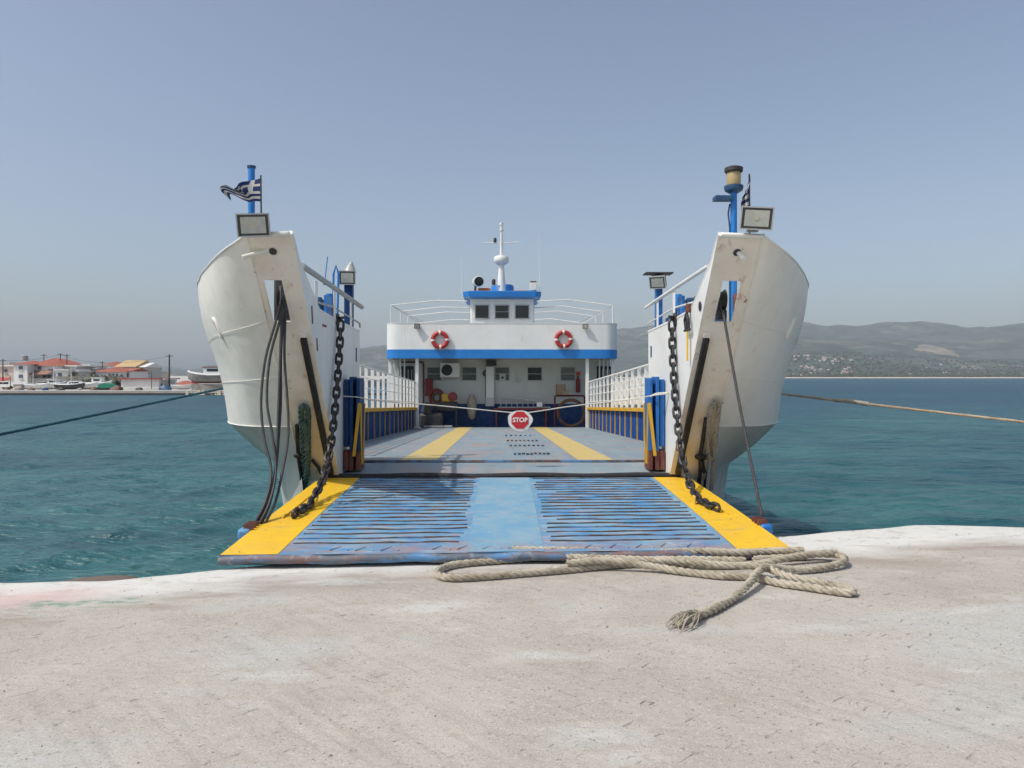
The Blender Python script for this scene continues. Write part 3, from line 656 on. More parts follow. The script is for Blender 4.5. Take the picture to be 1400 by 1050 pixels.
# ------------------------------------------------------------------ side bulwarks and railings
def side_rail(sg):
    U = 3.55; y0, y1 = (13.0, 31.3); mtp = 'panel_blue'
    pan = MB(); lo = [(sg*U, y, deck_z(y)) for y in np.linspace(y0, y1, 12)]; hi = [(sg*U, y, deck_z(y)+.74) for y in np.linspace(y0, y1, 12)]
    pan.sheet(lo, hi, (sg*.03, 0, 0)); pn = pan.build('side_bulwark', mtp, ferry)
    def zz(y): return deck_z(y)+.74
    MB().beam((sg*(U-.03), y0, zz(y0)+.05), (sg*(U-.03), y1, zz(y1)+.05), .16, .10).build('yellow_rail', 'rail_yellow', pn, bevel=.01)
    MB().beam((sg*U, 12.98, deck_z(13)), (sg*U, 12.98, 1.75), .1, .1, up=(0, 1, 0)).build('end_post', 'rail_yellow', pn)
    k = 0; y = y0+.3
    while y < y1:
        MB().box((sg*(U-.018), y, deck_z(y)+.37), (.034, .022, .74)).build('stiffener', 'rail_yellow', pn); y += .98
    rl = MB()
    for h_, r_ in ((1.06, .024), (.78, .012), (.52, .012), (.24, .012)): rl.tube([(sg*(U-.01), y0, zz(y0)+.1+h_), (sg*(U-.01), y1, zz(y1)+.1+h_-.02)], r_, 6)
    ro = rl.build('side_railing', 'clean_white', ferry)
    y = y0+.3
    while y < y1:
        b0 = zz(y)+.095; MB().box((sg*(U+.03), y, b0+.53), (.085, .03, 1.04)).build('baluster', 'clean_white', ro); y += .98
    return ro
side_rail(-1); side_rail(1)
# white canvas covers tied inside the starboard railing
for k in range(5):
    y = 17.6+k*1.55; z = deck_z(y)+.92; rows = []
    for i in range(5): rows.append([(3.66+.03*noise.noise((j*.7, i*.9, k)), y+j*.36, z+i*.20+.02*math.sin(j*2+i)-.0385*j*.36) for j in range(5)])
    c = MB(); c.grid([r_[::-1] for r_ in rows]); c.grid([[(p[0]+.05, p[1], p[2]) for p in r_] for r_ in rows])
    o = c.build('canvas_cover', 'sheet_white', ferry, angle=80)

# ------------------------------------------------------------------ superstructure
SY = 31.0
def plan(off=0.0, yb=44.0):
    P = [(-4.72+off, yb), (-4.72+off, SY+.55)]
    for k in range(1, 7): a = math.pi+k*math.pi/12; P.append((-4.17+(.55-off)*math.cos(a), SY+.55+(.55-off)*math.sin(a)))
    Q = [(-x, y) for x, y in P[::-1]]
    return P+[(-2, SY+off), (0, SY+off-.04), (2, SY+off)]+Q
def wall_loop(z0, z1, off, th):
    a = plan(off); b = plan(off+th); m_ = MB()
    A0 = [(x, y, z0) for x, y in a]; A1 = [(x, y, z1) for x, y in a]; B0 = [(x, y, z0) for x, y in b]; B1 = [(x, y, z1) for x, y in b]
    m_.grid([A0, A1]); m_.grid([B1, B0]); m_.grid([A1, B1]); m_.grid([B0, A0]); return m_
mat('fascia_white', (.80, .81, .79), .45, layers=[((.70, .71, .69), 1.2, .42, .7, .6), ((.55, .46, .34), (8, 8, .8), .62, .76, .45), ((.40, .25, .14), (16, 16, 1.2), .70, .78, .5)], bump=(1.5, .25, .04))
ub = wall_loop(2.80, 3.84, 0, .05).build('upper_bulwark', 'fascia_white', ferry)
wall_loop(2.44, 2.80, -.012, .08).build('blue_band', 'bright_blue', ub)
wall_loop(3.842, 3.87, -.012, .08).build('bulwark_cap', 'clean_white', ub)
MB().prism([(x, y) for x, y in plan(.085)], 2.46, 2.56, 'z').build('upper_deck', 'shaded_white', ferry)
hw = MB(); hw.box((0, 38.5, .98), (9.3, 11, 2.94)); house = hw.build('deck_house', 'shaded_white', ferry)
MB().box((0, 32.985, .03), (9.32, .02, 1.0)).build('blue_dado', 'dark_blue', house)
YW = 33.0
def window(parent, cx, cz, w_, h_, y, glass='glass_green', bar=True):
    f = MB(); t = .035
    f.box((cx, y-.012, cz+h_/2), (w_+2*t, .05, t)); f.box((cx, y-.012, cz-h_/2), (w_+2*t, .05, t))
    f.box((cx-w_/2, y-.012, cz), (t, .05, h_-t)); f.box((cx+w_/2, y-.012, cz), (t, .05, h_-t))
    if bar: f.box((cx, y-.012, cz), (w_-t, .03, .02))
    fr = f.build('window', 'galv', parent)
    MB().box((cx, y-.004, cz), (w_-t, .012, h_-t)).build('pane', glass, fr); return fr
def ux(xpx, Y, c=None): return ((xpx-700)/1050*Y-.06)+.0147*Y
for xp, gl in ((594, 'glass_green'), (641.7, 'glass_green'), (686.5, 'glass_green'), (731, 'glass_dark'), (776.5, 'glass_green')):
    window(house, ux(xp, YW), 1.82, .62, .58, YW, gl)
for xp in (556, 826):
    d_ = MB().box((ux(xp, YW), YW-.02, 1.2), (.62, .05, 1.9)).build('side_door', 'door_dark', house)
    for k in range(4): MB().box((ux(xp, YW)-.22+k*.15, YW-.055, 1.7), (.03, .02, .62)).build('door_bar', 'galv', d_)
for xp, yy in ((570.5, 31.25), (803, 31.25), (534, 31.6), (838, 31.6)):
    z0 = deck_z(yy); MB().box((ux(xp, yy), yy, (2.46+z0)/2), (.13, .13, 2.46-z0)).build('deck_post', 'clean_white', ferry, bevel=.012)
for sg in (-1, 1):
    for k in range(4): MB().box((sg*(4.05+.17*k), 31.9, 1.5), (.05, .05, 1.9)).build('passage_bar', 'wall_white', ferry)
# fittings on the deck house wall
ac = MB().box((ux(616, YW), YW-.2, 1.98), (.84, .36, .62)).build('air_conditioner', 'wall_white', house, bevel=.03)
MB().lathe([(.235, 0), (.235, .02), (.20, .022), (.19, .006)], (ux(612, YW), YW-.38, 1.98), (0, -1, 0), 24).build('fan_grille', 'door_dark', ac)
for s_ in (-.3, .3): MB().beam((ux(616, YW)+s_, YW, 1.63), (ux(616, YW)+s_, YW-.4, 1.63), .04, .05).build('bracket', 'galv', ac)
colm = MB().box((ux(670, YW), YW-.12, 1.3), (.34, .22, 1.66)).build('cable_column', 'wall_white', house, bevel=.01)
MB().box((ux(670, YW), YW-.16, .62), (.38, .26, .36)).build('switch_box', 'galv', colm, bevel=.01)
MB().box((ux(672, YW), YW-.3, 2.28), (.42, .5, .2)).build('cable_tray', 'engine_dark', colm)
dl = MB().lathe([(.04, 0), (.13, .03), (.14, .10), (.05, .14)], (ux(664, YW), YW-.02, 1.84), (0, -1, 0), 16).build('deck_lamp', 'lamp_case', house)
MB().tube([(ux(664, YW), YW-.03, 1.84), (ux(664, YW), YW-.03, .6)], .012, 6).build('cable', 'engine_dark', dl)
MB().tube([(ux(548, YW), YW-.08, 2.32), (ux(579, YW), YW-.08, 2.32), (ux(579.5, YW), YW-.08, 2.28), (ux(579.5, YW), YW-.08, -.2)], .035, 8).build('red_pipe', 'maroon_pipe', house)
for k in (0, 1): MB().box((ux(705+k*5, YW), YW-.03, 1.55), (.11, .05, .17)).build('socket_box', 'galv', house, bevel=.01)
MB().box((ux(687, YW), YW-.03, 1.68), (.26, .03, .32)).build('notice', 'galv', house)
MB().lathe([(.045, 0), (.06, .01), (.03, .02)], (ux(687, YW), YW-.05, 1.66), (0, -1, 0), 12).build('notice_mark', 'engine_dark', house)
bn = MB().box((ux(712, YW), YW-.32, .33), (2.35, .5, .06)).build('bench', 'red_dull', house, bevel=.01)
for k in (-1, 0, 1): MB().box((ux(712, YW)+k*1.05, YW-.3, -.05), (.05, .4, .70)).build('bench_leg', 'red_dull', bn)
tb = MB(); x0, x1 = ux(757, YW), ux(797, YW)
tb.tube([(x0, 32.3, -.35), (x0, 32.3, .86), (x0+.05, 32.3, .90), (x1-.05, 32.3, .90), (x1, 32.3, .86), (x1, 32.3, -.35)], .04, 8).build('pipe_frame', 'maroon_pipe', ferry)

# floodlights
def floodlight(c, w_, h_, d_, aim, parent, led=True, name='floodlight', roll=0):
    aim = Vector(aim).normalized(); z = Vector((0, 0, 1)); x = aim.cross(z).normalized(); z = x.cross(aim); x, z = x*math.cos(roll)+z*math.sin(roll), z*math.cos(roll)-x*math.sin(roll); M = Matrix((x, aim, z)).transposed(); c = Vector(c)
    b = MB().box(c-aim*d_*.5, (w_*.94, d_, h_*.94), M).build(name, 'lamp_case', parent, bevel=.012)
    r_ = MB(); t = .014; f = c+aim*.004
    for sx, sz, ww, hh in ((0, h_/2, w_+t, t), (0, -h_/2, w_+t, t), (-w_/2, 0, t, h_-t), (w_/2, 0, t, h_-t)): r_.box(f+x*sx+z*sz, (ww, .03, hh), M)
    r_.build('lamp_rim', 'lamp_rim', b)
    MB().box(c+aim*.004, (w_-t, .012, h_-t), M).build('lamp_gasket', 'lamp_case', b)
    MB().box(c+aim*.012, (w_*.78, .006, h_*.74), M).build('lamp_glass', 'lamp_glass', b)
    if led: MB().box(c+aim*.017, (w_*.12, .004, h_*.15), M).build('lamp_led', 'lamp_led', b)
    for s_ in (-1, 1): MB().box(c-aim*(d_+.02)+x*s_*w_*.3, (.02, .05, h_*.7), M).build('lamp_bracket', 'galv', b)
    return b
floodlight((-2.72, 8.30, 3.33), .33, .235, .10, (.22, -1, -.22), ferry, roll=rad(-4)); floodlight((2.72, 8.30, 3.42), .33, .235, .10, (-.22, -1, -.22), ferry, roll=rad(5))
for sg in (-1, 1): MB().box((sg*2.72, 8.45, 3.30 if sg < 0 else 3.36), (.12, .06, .12)).build('lamp_stand', 'galv', ferry)
floodlight((-2.62, 12.85, 3.35), .26, .22, .1, (.1, -1, -.1), ferry); floodlight((2.55, 12.75, 3.27), .26, .2, .12, (-.5, -1, -.45), ferry)
floodlight((ux(571, SY), SY-.16, 3.73), .22, .2, .09, (.25, -1, -.25), ferry); floodlight((ux(800, SY), SY-.16, 3.73), .22, .2, .09, (-.25, -1, -.25), ferry)
# blue lamp posts behind the bow walls
for sg in (-1, 1):
    p = MB(); u = 2.62; p.box((sg*u, 13.0, (2.45+3.42)/2), (.14 if sg < 0 else .11, .14, .98)); p.box((sg*u, 13.0, 1.4), (.10, .10, 1.2))
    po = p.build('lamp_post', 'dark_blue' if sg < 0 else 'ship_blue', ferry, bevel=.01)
    if sg > 0: MB().box((sg*(u-.02), 12.95, 3.44), (.46, .3, .02)).build('post_plate', 'engine_dark', po)
    else:
        MB().lathe([(.11, 0), (.10, .02), (.03, .15), (.02, .17)], (-2.60, 12.98, 3.47), (.15, 0, 1), 14).build('speaker_horn', 'lamp_glass', po)
# winches on the foredecks
for sg in (-1, 1):
    w0 = MB(); y = 11.5; u = 2.85
    w0.box((sg*u, y, 2.42), (.6, 1.3, .42)).box((sg*u, y-.55, 2.68), (.5, .08, .3)).box((sg*u, y+.35, 2.66), (.5, .08, .28))
    wo = w0.build('winch', 'marine_blue', ferry, bevel=.015)
    MB().lathe([(.18, -.42), (.18, -.38), (.10, -.37), (.10, .2), (.18, .21), (.18, .25)], (sg*u, y-.05, 2.72), (0, 1, 0), 18).build('winch_drum', 'engine_dark', wo)
    MB().box((sg*(u-.32), y-.5, 2.68), (.04, .3, .34)).build('winch_guard', 'bright_blue', wo)
    MB().tube([(sg*2.75, 12.1, 2.5), (sg*2.75, 12.1, 3.0)], .055, 12).build('winch_lever', 'bright_blue', wo)
    MB().tube([(sg*2.5, 9.5, 2.85), (sg*2.55, 10.0, 2.75), (sg*2.62, 10.5, 2.55), (sg*2.8, 11.0, 2.6)], .028, 8).build('winch_cable', 'black_rubber', wo)
fr = MB(); fr.tube([(-2.75, 12.35, 2.5), (-2.74, 12.35, 3.35), (-2.70, 12.35, 3.48), (-2.66, 12.35, 3.35), (-2.68, 12.35, 2.5)], .018, 8).tube([(-2.78, 12.35, 3.2), (-2.9, 12.35, 3.2)], .03, 8).tube([(-2.88, 12.35, 3.2), (-2.83, 12.33, 3.62)], .008, 6)
fr.build('aerial_bracket', 'bright_blue', ferry)

# bow masts
def bow_mast(u, y, z0, z1, lantern):
    m_ = MB().tube([(u, y, z0), (u, y, z1)], .042, 14).build('bow_mast', 'bright_blue', ferry)
    if lantern:
        MB().lathe([(.06, -.06), (.11, -.03), (.12, .0), (.12, .03), (.09, .04)], (u, y, z1), n=18).build('mast_collar', 'marine_blue', m_)
        MB().lathe([(.085, .04), (.09, .06), (.09, .19), (.085, .2)], (u, y, z1), n=18).build('lantern', 'lantern_amber', m_)
        MB().lathe([(.10, .2), (.115, .215), (.115, .26), (.08, .275)], (u, y, z1), n=18).build('lantern_cap', 'engine_dark', m_)
        MB().box((u-.14, y, z1-.13), (.22, .16, .05)).build('mast_bracket', 'marine_blue', m_)
        MB().tube([(u-.05, y, z1-.2), (u-.07, y, z1-.32), (u-.05, y, z1-.5), (u-.05, y, z0)], .011, 6).build('mast_cable', 'marine_blue', m_)
    else:
        MB().lathe([(.05, -.03), (.055, -.01), (.055, 0), (.04, .004)], (u, y, z1), n=14).build('mast_cap', 'marine_blue', m_)
        MB().tube([(u, y, z0+.3), (u-.08, y, z0+.26), (u-.08, y, z0+.12), (u-.04, y, z0+.06)], .012, 6).build('mast_handle', 'bright_blue', m_)
bow_mast(-3.16, 9.6, 2.2, 4.32, False); bow_mast(2.91, 9.75, 2.2, 4.10, True)
MB().box((-2.70, 9.55, 2.55), (.26, .3, .75)).build('gear_locker', 'engine_dark', ferry, bevel=.03)
MB().box((2.95, 9.75, 2.5), (.12, .2, .5)).build('gear_locker', 'rust_red', ferry, bevel=.02)

# wheelhouse
wh = MB().box((0, 35.1, 4.15), (2.78, 3.2, 1.96)).build('wheelhouse', 'clean_white', ferry, bevel=.06)
WH = 33.5
for xp in (659, 686.3, 713.7): window(wh, ux(xp, WH), 4.53, .60, .58, WH, 'glass_dark', xp == 686.3)
for sg in (-1, 1): MB().box((sg*1.40, 34.4, 4.45), (.04, .8, 1.2)).build('side_window', 'glass_dark', wh)
rf = MB()
def ringp(hw_, y0, y1, z, c=.25): return [(-hw_+c, y0, z), (hw_-c, y0, z), (hw_, y0+c, z), (hw_, y1, z), (-hw_, y1, z), (-hw_, y0+c, z)]
R1, R2, R3, R4_ = ringp(1.42, 33.45, 36.8, 5.10), ringp(1.68, 33.12, 37, 5.16), ringp(1.70, 33.1, 37, 5.38), ringp(1.6, 33.25, 36.9, 5.42)
for a, b in ((R1, R2), (R2, R3), (R3, R4_)): rf.grid([a+[a[0]], b+[b[0]]])
rf.add(R4_, [tuple(range(6))]); rf.add(R1, [tuple(range(5, -1, -1))])
roof = rf.build('wheelhouse_roof', 'bright_blue', wh)
fn = MB().lathe([(.52, 0), (.52, .36), (.47, .44), (.0, .45)], (ux(687, 34.6), 34.8, 5.40), n=24).build('mast_base', 'bright_blue', roof)
mx_ = ux(685.5, 34)
ms = MB().lathe([(.20, 0), (.17, .5), (.13, 1.05), (.11, 1.3), (.09, 1.45)], (mx_, 34.0, 5.40), n=18).build('main_mast', 'clean_white', ferry)
MB().lathe([(.08, 0), (.20, .04), (.31, .14), (.33, .22), (.33, .34), (.29, .40), (.1, .43)], (mx_, 34.0, 6.62), n=24).build('radar_dome', 'clean_white', ms)
MB().lathe([(.075, 0), (.055, .9), (.05, 1.15), (.09, 1.16), (.09, 1.22), (.05, 1.23), (.05, 1.4), (.085, 1.41), (.085, 1.5), (.03, 1.52)], (mx_, 34.0, 7.0), n=14).build('upper_mast', 'clean_white', ms)
MB().tube([(mx_-.78, 34, 7.62), (mx_, 34, 7.60), (mx_+.78, 34, 7.66)], .022, 8).build('cross_arm', 'clean_white', ms)
MB().lathe([(.05, 0), (.07, .02), (.07, .16), (.05, .2)], (mx_-.28, 34, 7.64), n=12).build('signal_lamp', 'engine_dark', ms)
MB().lathe([(.06, 0), (.085, .02), (.085, .2), (.06, .24)], (mx_-.34, 33.8, 5.75), n=12).build('masthead_lamp', 'engine_dark', ms)
MB().box((mx_-.22, 33.85, 5.72), (.3, .08, .06)).build('lamp_arm', 'clean_white', ms)
sl = MB().lathe([(.14, -.28), (.22, -.22), (.24, 0), (.24, .1), (.22, .11)], (ux(654, 33.6), 33.6, 5.86), (.25, -1, -.05), 22).build('searchlight', 'clean_white', roof)
MB().lathe([(.205, .112), (.2, .118), (.02, .121)], (ux(654, 33.6), 33.6, 5.86), (.25, -1, -.05), 22).build('searchlight_glass', 'glass_dark', sl)
MB().tube([(ux(650, 33.6)-.02, 33.7, 5.4), (ux(650, 33.6), 33.7, 5.7)], .05, 8).build('searchlight_stand', 'red_paint', sl)
MB().box((ux(662, 33.6), 33.9, 5.50), (.55, .5, .18)).build('raft_crate', 'orange', roof, bevel=.03)
MB().box((ux(713, 33.6), 33.9, 5.46), (.7, .35, .06)).build('roof_plank', 'orange', roof)
bx_ = MB().box((ux(729, 33.6), 33.5, 5.62), (.30, .3, .34)).build('horn_box', 'sheet_white', roof, bevel=.02)
MB().box((ux(729, 33.6), 33.5, 5.83), (.26, .2, .06)).build('horn_top', 'brown_hose', bx_)
for xp, yt, zb in ((631.5, 352, 5.35), (738, 322, 5.4)):
    u = ux(xp, 33.6); MB().tube([(u, 33.6, zb), (u-.03, 33.6, CAMZ-(yt-515)/1050*33.6)], [.018, .006], 6).build('whip_aerial', 'clean_white', roof)
# awning frame over the upper deck
aw = MB()
for sg in (-1, 1): aw.tube([(sg*4.6, 31.9, 4.66), (sg*4.6, 36, 4.67), (sg*4.6, 43.5, 4.72)], .025, 6)
fo = aw.build('awning_frame', 'clean_white', ferry)
for y in (31.9, 34.9, 37.6, 42.5):
    for sg in (-1, 1):
        MB().tube([(sg*4.6, y, 4.66), (sg*2.7, y, 4.86+.05*(sg > 0)), (sg*1.45, y, 4.83)], .024, 6).build('awning_rib', 'clean_white', fo)
        MB().tube([(sg*4.6, y, 3.5), (sg*4.6, y, 4.66)], .024, 6).build('awning_post', 'clean_white', fo)
for sg in (-1, 1):
    MB().tube([(sg*4.6, 31.9, 4.66), (sg*3.0, 40.5, 3.95)], .012, 6).build('awning_stay', 'galv', fo)
for sg in (-1, 1): MB().box((sg*2.55, 33.2, 3.86), (.62, .9, .10)).build('roof_hatch', 'galv', ferry, bevel=.02)
MB().box((0, 46, .3), (9.5, 3.5, .8)).build('stern_block', 'hull_paint', ferry)
# small marks on the inner bow walls
for sg, y, z, hh in ((-1, 12.2, 2.05, .22), (1, 12.25, 2.1, .18)): MB().box((sg*2.345, y, z), (.004, .10, hh)).build('wall_mark', 'marine_blue', wallL if sg < 0 else wallR)
for y, z, hh in ((9.35, 2.45, .22), (9.6, 2.1, .16)): MB().box((-2.345, y, z), (.004, .05, hh), Matrix.Rotation(.2, 3, 'X')).build('scrape_mark', 'rust_red', wallL)
MB().box((-2.345, 10.0, 2.36), (.004, .22, .03)).build('scrape_mark', 'red_dull', wallL)
MB().lathe([(.055, 0), (.06, .006), (.03, .008)], (2.342, 9.22, 2.55), (-1, 0, 0), 14).build('drain_hole', 'door_dark', wallR)

# ------------------------------------------------------------------ things on the ferry
def life_ring(xp, yp, label):
    c = Vector((ux(xp, SY), SY-.10, CAMZ-(yp-515)/1050*SY)); t = thing('life_ring', c, label, 'life ring', 'life rings on the upper bulwark')
    MB().torus(c, .285, .085, (0, 1, 0), 36, 12).build('ring', 'ring_red', t)
    for k in range(4):
        a = math.pi/4*0+k*math.pi/2+.05; P = [c+Vector((math.cos(a+s_)*.285, 0, math.sin(a+s_)*.285)) for s_ in (-.13, 0, .13)]
        MB().tube(P, .089, 12).build('white_band', 'ring_white', t)
    MB().tube([c+Vector((0, .03, .36)), c+Vector((0, .09, .42))], .015, 6).build('hook', 'galv', t)
    g = [c+Vector((math.cos(a)*(.395+.02*math.sin(a*4)), -.0, math.sin(a)*(.395+.02*math.sin(a*4)))) for a in np.linspace(0, 2*math.pi, 32, endpoint=False)]
    MB().tube(g, .010, 5, closed=True).build('grab_line', 'rope_white', t)
life_ring(602, 465, 'red life ring with white bands, left one on the white upper bulwark')
life_ring(770.5, 464, 'red life ring with white bands, right one on the white upper bulwark')

def chain(pts, label):
    pitch = .122; P = smooth_path(pts, pitch)
    lk = MB(); st = []
    for k in range(16):
        a = 2*math.pi*k/16; st.append((.040*math.sin(a), .050*math.cos(a)+math.copysign(.036, math.cos(a)) if abs(math.cos(a)) > 1e-6 else 0, 0))
    lk.tube(st, .0185, 6, closed=True); me = lk.mesh('link', 'chain_iron')
    t = thing('chain', P[-1], label, 'chain', 'ramp chains')
    for i in range(len(P)-1):
        d = (P[i+1]-P[i]).normalized(); refv = Vector((1, .0, 0)); x = (refv-d*refv.dot(d)).normalized(); z = x.cross(d)
        a = (math.pi/2 if i % 2 else 0)+random.uniform(-.22, .22); x2 = x*math.cos(a)+z*math.sin(a); z2 = x2.cross(d)
        inst('link', me, t, (P[i]+P[i+1])/2, Matrix((x2, d, z2)).transposed())
    c = P[0]; sg = 1 if c.x > 0 else -1
    MB().box((sg*2.335, c.y, c.z+.04), (.03, .14, .16)).build('wall_bracket', 'chain_iron', t, bevel=.01)
    MB().tube([c+Vector((-sg*.05, -.06, .06)), c+Vector((sg*.02, 0, .06)), c+Vector((sg*.04, .05, .06))], .02, 8).build('wall_pin', 'chain_iron', t)
    return t
def rz(u, y, h=.04): return (u, y, ramp_z(u, y)+h)
chain([(-2.29, 10.75, 2.46), (-2.28, 10.62, 2.1), (-2.275, 10.44, 1.6), (-2.27, 10.2, 1.1), (-2.26, 9.9, .72), (-2.25, 9.5, .44), (-2.25, 9.1, .30), rz(-2.25, 8.85), rz(-2.27, 8.6, .05), rz(-2.30, 8.3, .06)], 'black iron chain from the shaded left bow wall down to the ramp')
chain([(2.29, 10.52, 2.46), (2.285, 10.45, 2.05), (2.28, 10.32, 1.55), (2.28, 10.14, 1.1), (2.27, 9.86, .7), (2.26, 9.5, .44), (2.26, 9.2, .32), rz(2.28, 8.98), rz(2.3, 8.7, .05), rz(2.36, 8.45, .05)], 'black iron chain from the sunlit right bow wall down to the ramp')
# shackle with yellow strap on the right wall
sh = thing('shackle', (2.32, 9.68, 2.1), 'black shackle with a yellow strap hanging on the right bow wall', 'shackle')
MB().tube([(2.30, 9.62, 2.30), (2.29, 9.60, 2.42), (2.29, 9.68, 2.50), (2.29, 9.76, 2.42), (2.30, 9.74, 2.30)], .022, 8).build('bow_loop', 'chain_iron', sh)
MB().tube([(2.30, 9.55, 2.29), (2.30, 9.82, 2.29)], .018, 8).build('pin', 'chain_iron', sh)
MB().tube([(2.33, 9.70, 2.62), (2.31, 9.70, 2.52)], .04, 8).build('eye', 'rust_red', sh)
MB().box((2.30, 9.68, 2.10), (.014, .05, .40)).build('strap', 'yellow_paint', sh)

# lifting cables
def cable(P, r, label, group=None, m_='cable_dark'):
    c = MB(); c.tube(smooth_path(P, .08), r, 8); return c.build('lifting_cable', m_, None, label=label, cat='cable', group=group)
lab = ['thin dark cable bowing farthest left of five under the left bow opening', 'thin dark cable second from left of five under the left bow opening', 'thin dark cable in the middle of five under the left bow opening', 'thin dark cable fourth from left of five under the left bow opening', 'thin dark cable bowing farthest right of five under the left bow opening']
DEP = (9.0, 8.93, 8.9, 8.82, 8.72, 8.6, 8.45, 8.25, 7.98)
SI = SHIP.inverted()
for k, xs_ in enumerate(((380, 381, 374, 360, 354, 358, 368, 358, 340), (382, 383, 379, 366, 362, 370, 374, 364, 347), (385, 385, 382, 380, 378, 376, 373, 362, 344), (386, 386, 384, 381, 381, 378, 374, 365, 351), (388, 388, 387, 386, 390, 391, 383, 372, 355))):
    ys_ = (392, 410, 440, 490, 548, 598, 645, 688, 722)
    cable([SI @ px(x+(3 if j < 7 else 4), y, d+.02*k) for j, (x, y, d) in enumerate(zip(xs_, ys_, DEP))], .0145, lab[k], 'lifting cables at the left bow')
cable([rk(.75, 2.56, .06), rk(.75, 2.56, .06).lerp(Vector((2.66, 7.95, .25)), .5)+Vector((0, .05, 0)), (2.66, 7.95, ramp_z(2.6, 7.95)+.06)], .017, 'single taut dark cable from the right bow opening to the ramp edge')

# hanging rope fenders on the stems
def hang(name, pts, r, mt, parent): return rope(MB(), pts, r).build(name, mt, parent)
def stem(t, u, f=.07): return rk(t, u, f)
g = thing('rope_fender', stem(.0, -2.75), 'thick green rope loop hanging on the left bow edge', 'rope')
hang('rope_loop', [stem(.0, -2.86, -.1)+Vector((0, 0, -.2)), stem(.02, -2.80, .06), stem(.12, -2.76), stem(.25, -2.70), stem(.34, -2.66), stem(.365, -2.62, .08), stem(.34, -2.57), stem(.25, -2.62), stem(.12, -2.70), stem(.03, -2.76, .1)], .04, 'rope_green', g)
hang('second_strand', [stem(.30, -2.63, .12), stem(.2, -2.66, .12), stem(.1, -2.72, .12), stem(.03, -2.78, .12)], .036, 'rope_green', g)
MB().tube(smooth_path([stem(.27, -2.76, .05), stem(.15, -2.82, .07), stem(.08, -2.84, .08), stem(.02, -2.86, .05), stem(-.04, -2.92, -.1)+Vector((0, 0, -.1)), stem(-.06, -2.9, -.2)+Vector((0, 0, -.22))], .05), .026, 8).build('black_hose', 'black_rubber', g)
MB().torus(stem(.13, -2.83, .08), .035, .028, (0, .3, 1), 12, 8).build('knot', 'black_rubber', g)
MB().tube([stem(.10, -2.66, .05), stem(.07, -2.60, .06), stem(.035, -2.57, .06)], .024, 8).build('hose_end', 'black_rubber', g)
g = thing('rope_fender', stem(.0, 2.75), 'frayed beige rope loop hanging on the right bow edge', 'rope')
hang('rope_loop', [stem(.02, 2.93, .0)+Vector((0, 0, -.25)), stem(.10, 2.90, .05), stem(.2, 2.85, .06), stem(.33, 2.80, .07), stem(.385, 2.74, .08), stem(.34, 2.69, .07), stem(.24, 2.72, .06), stem(.13, 2.80, .06), stem(.10, 2.88, .08)], .033, 'rope_grey', g)
MB().tube(smooth_path([stem(.30, 2.66, .05), stem(.2, 2.68, .06), stem(.12, 2.70, .07), stem(.05, 2.74, .07), stem(-.02, 2.77, .05), stem(-.06, 2.78, -.1)+Vector((0, 0, -.2))], .05), .028, 8).build('black_hose', 'black_rubber', g)
MB().torus(stem(.12, 2.70, .08), .05, .035, (.2, .3, 1), 12, 8).build('knot', 'black_rubber', g)
MB().tube([stem(.11, 2.72, .1), stem(.07, 2.76, .12), stem(.05, 2.79, .1)], .03, 8).build('hose_end', 'black_rubber', g)

# stop sign on its rope
s_y = 11.45
st = thing('stop_sign', (.20, s_y, .9), 'red octagonal stop sign on a white sheet, hung from a rope across the deck', 'sign')
cx_, cz_ = ux(711, s_y), CAMZ-(574.5-515)/1050*s_y
pad = [(cx_+.19*math.cos(a)*(.97+.04*math.sin(5*a+1)), cz_+.152*math.sin(a)*(1+.05*math.sin(3*a))) for a in np.linspace(0, 2*math.pi, 36, endpoint=False)]
MB().prism(pad, s_y-.01, s_y+.01, 'y').build('white_sheet', 'sign_white', st)
MB().prism([(cx_+.137*math.cos(math.pi/8+k*math.pi/4), cz_+.002+.137*math.sin(math.pi/8+k*math.pi/4)) for k in range(8)], s_y-.016, s_y-.0115, 'y').build('red_octagon', 'sign_red', st)
fc = bpy.data.curves.new('lettering', 'FONT'); fc.body = 'STOP'; fc.size = .094; fc.align_x = 'CENTER'; fc.align_y = 'CENTER'; fc.extrude = .0015; fc.offset = .0028; fc.space_character = .98
fo_ = bpy.data.objects.new('lettering', fc); col.objects.link(fo_)
me = bpy.data.meshes.new_from_object(fo_.evaluated_get(bpy.context.evaluated_depsgraph_get())); bpy.data.objects.remove(fo_)
me.materials.clear(); me.materials.append(MATS['sign_white'])
lo_ = bpy.data.objects.new('lettering', me); col.objects.link(lo_); place(lo_, (cx_, s_y-.0185, cz_+.002), st, SHIP, Matrix.Rotation(math.pi/2, 3, 'X'))
br = thing('barrier_rope', (0, s_y, 1.2), 'thin white rope stretched across the bow opening, holding the stop sign', 'rope')
rope(MB(), [(-2.34, 11.1, 1.42), (-2.10, 11.15, 1.40), (-1.9, 11.3, 1.35), (-1.0, s_y, 1.27), (cx_-.13, s_y, cz_+.115), (cx_+.13, s_y, cz_+.115), (1.0, s_y, 1.26), (1.9, 11.3, 1.37), (2.10, 11.13, 1.42), (2.34, 10.95, 1.46)], .0085, .08).build('line', 'rope_white', br)
rope(MB(), [(2.11, 11.12, 1.41), (2.2, 11.08, 1.455), (2.34, 10.95, 1.47)], .014, .08).build('knot_end', 'rope_white', br)

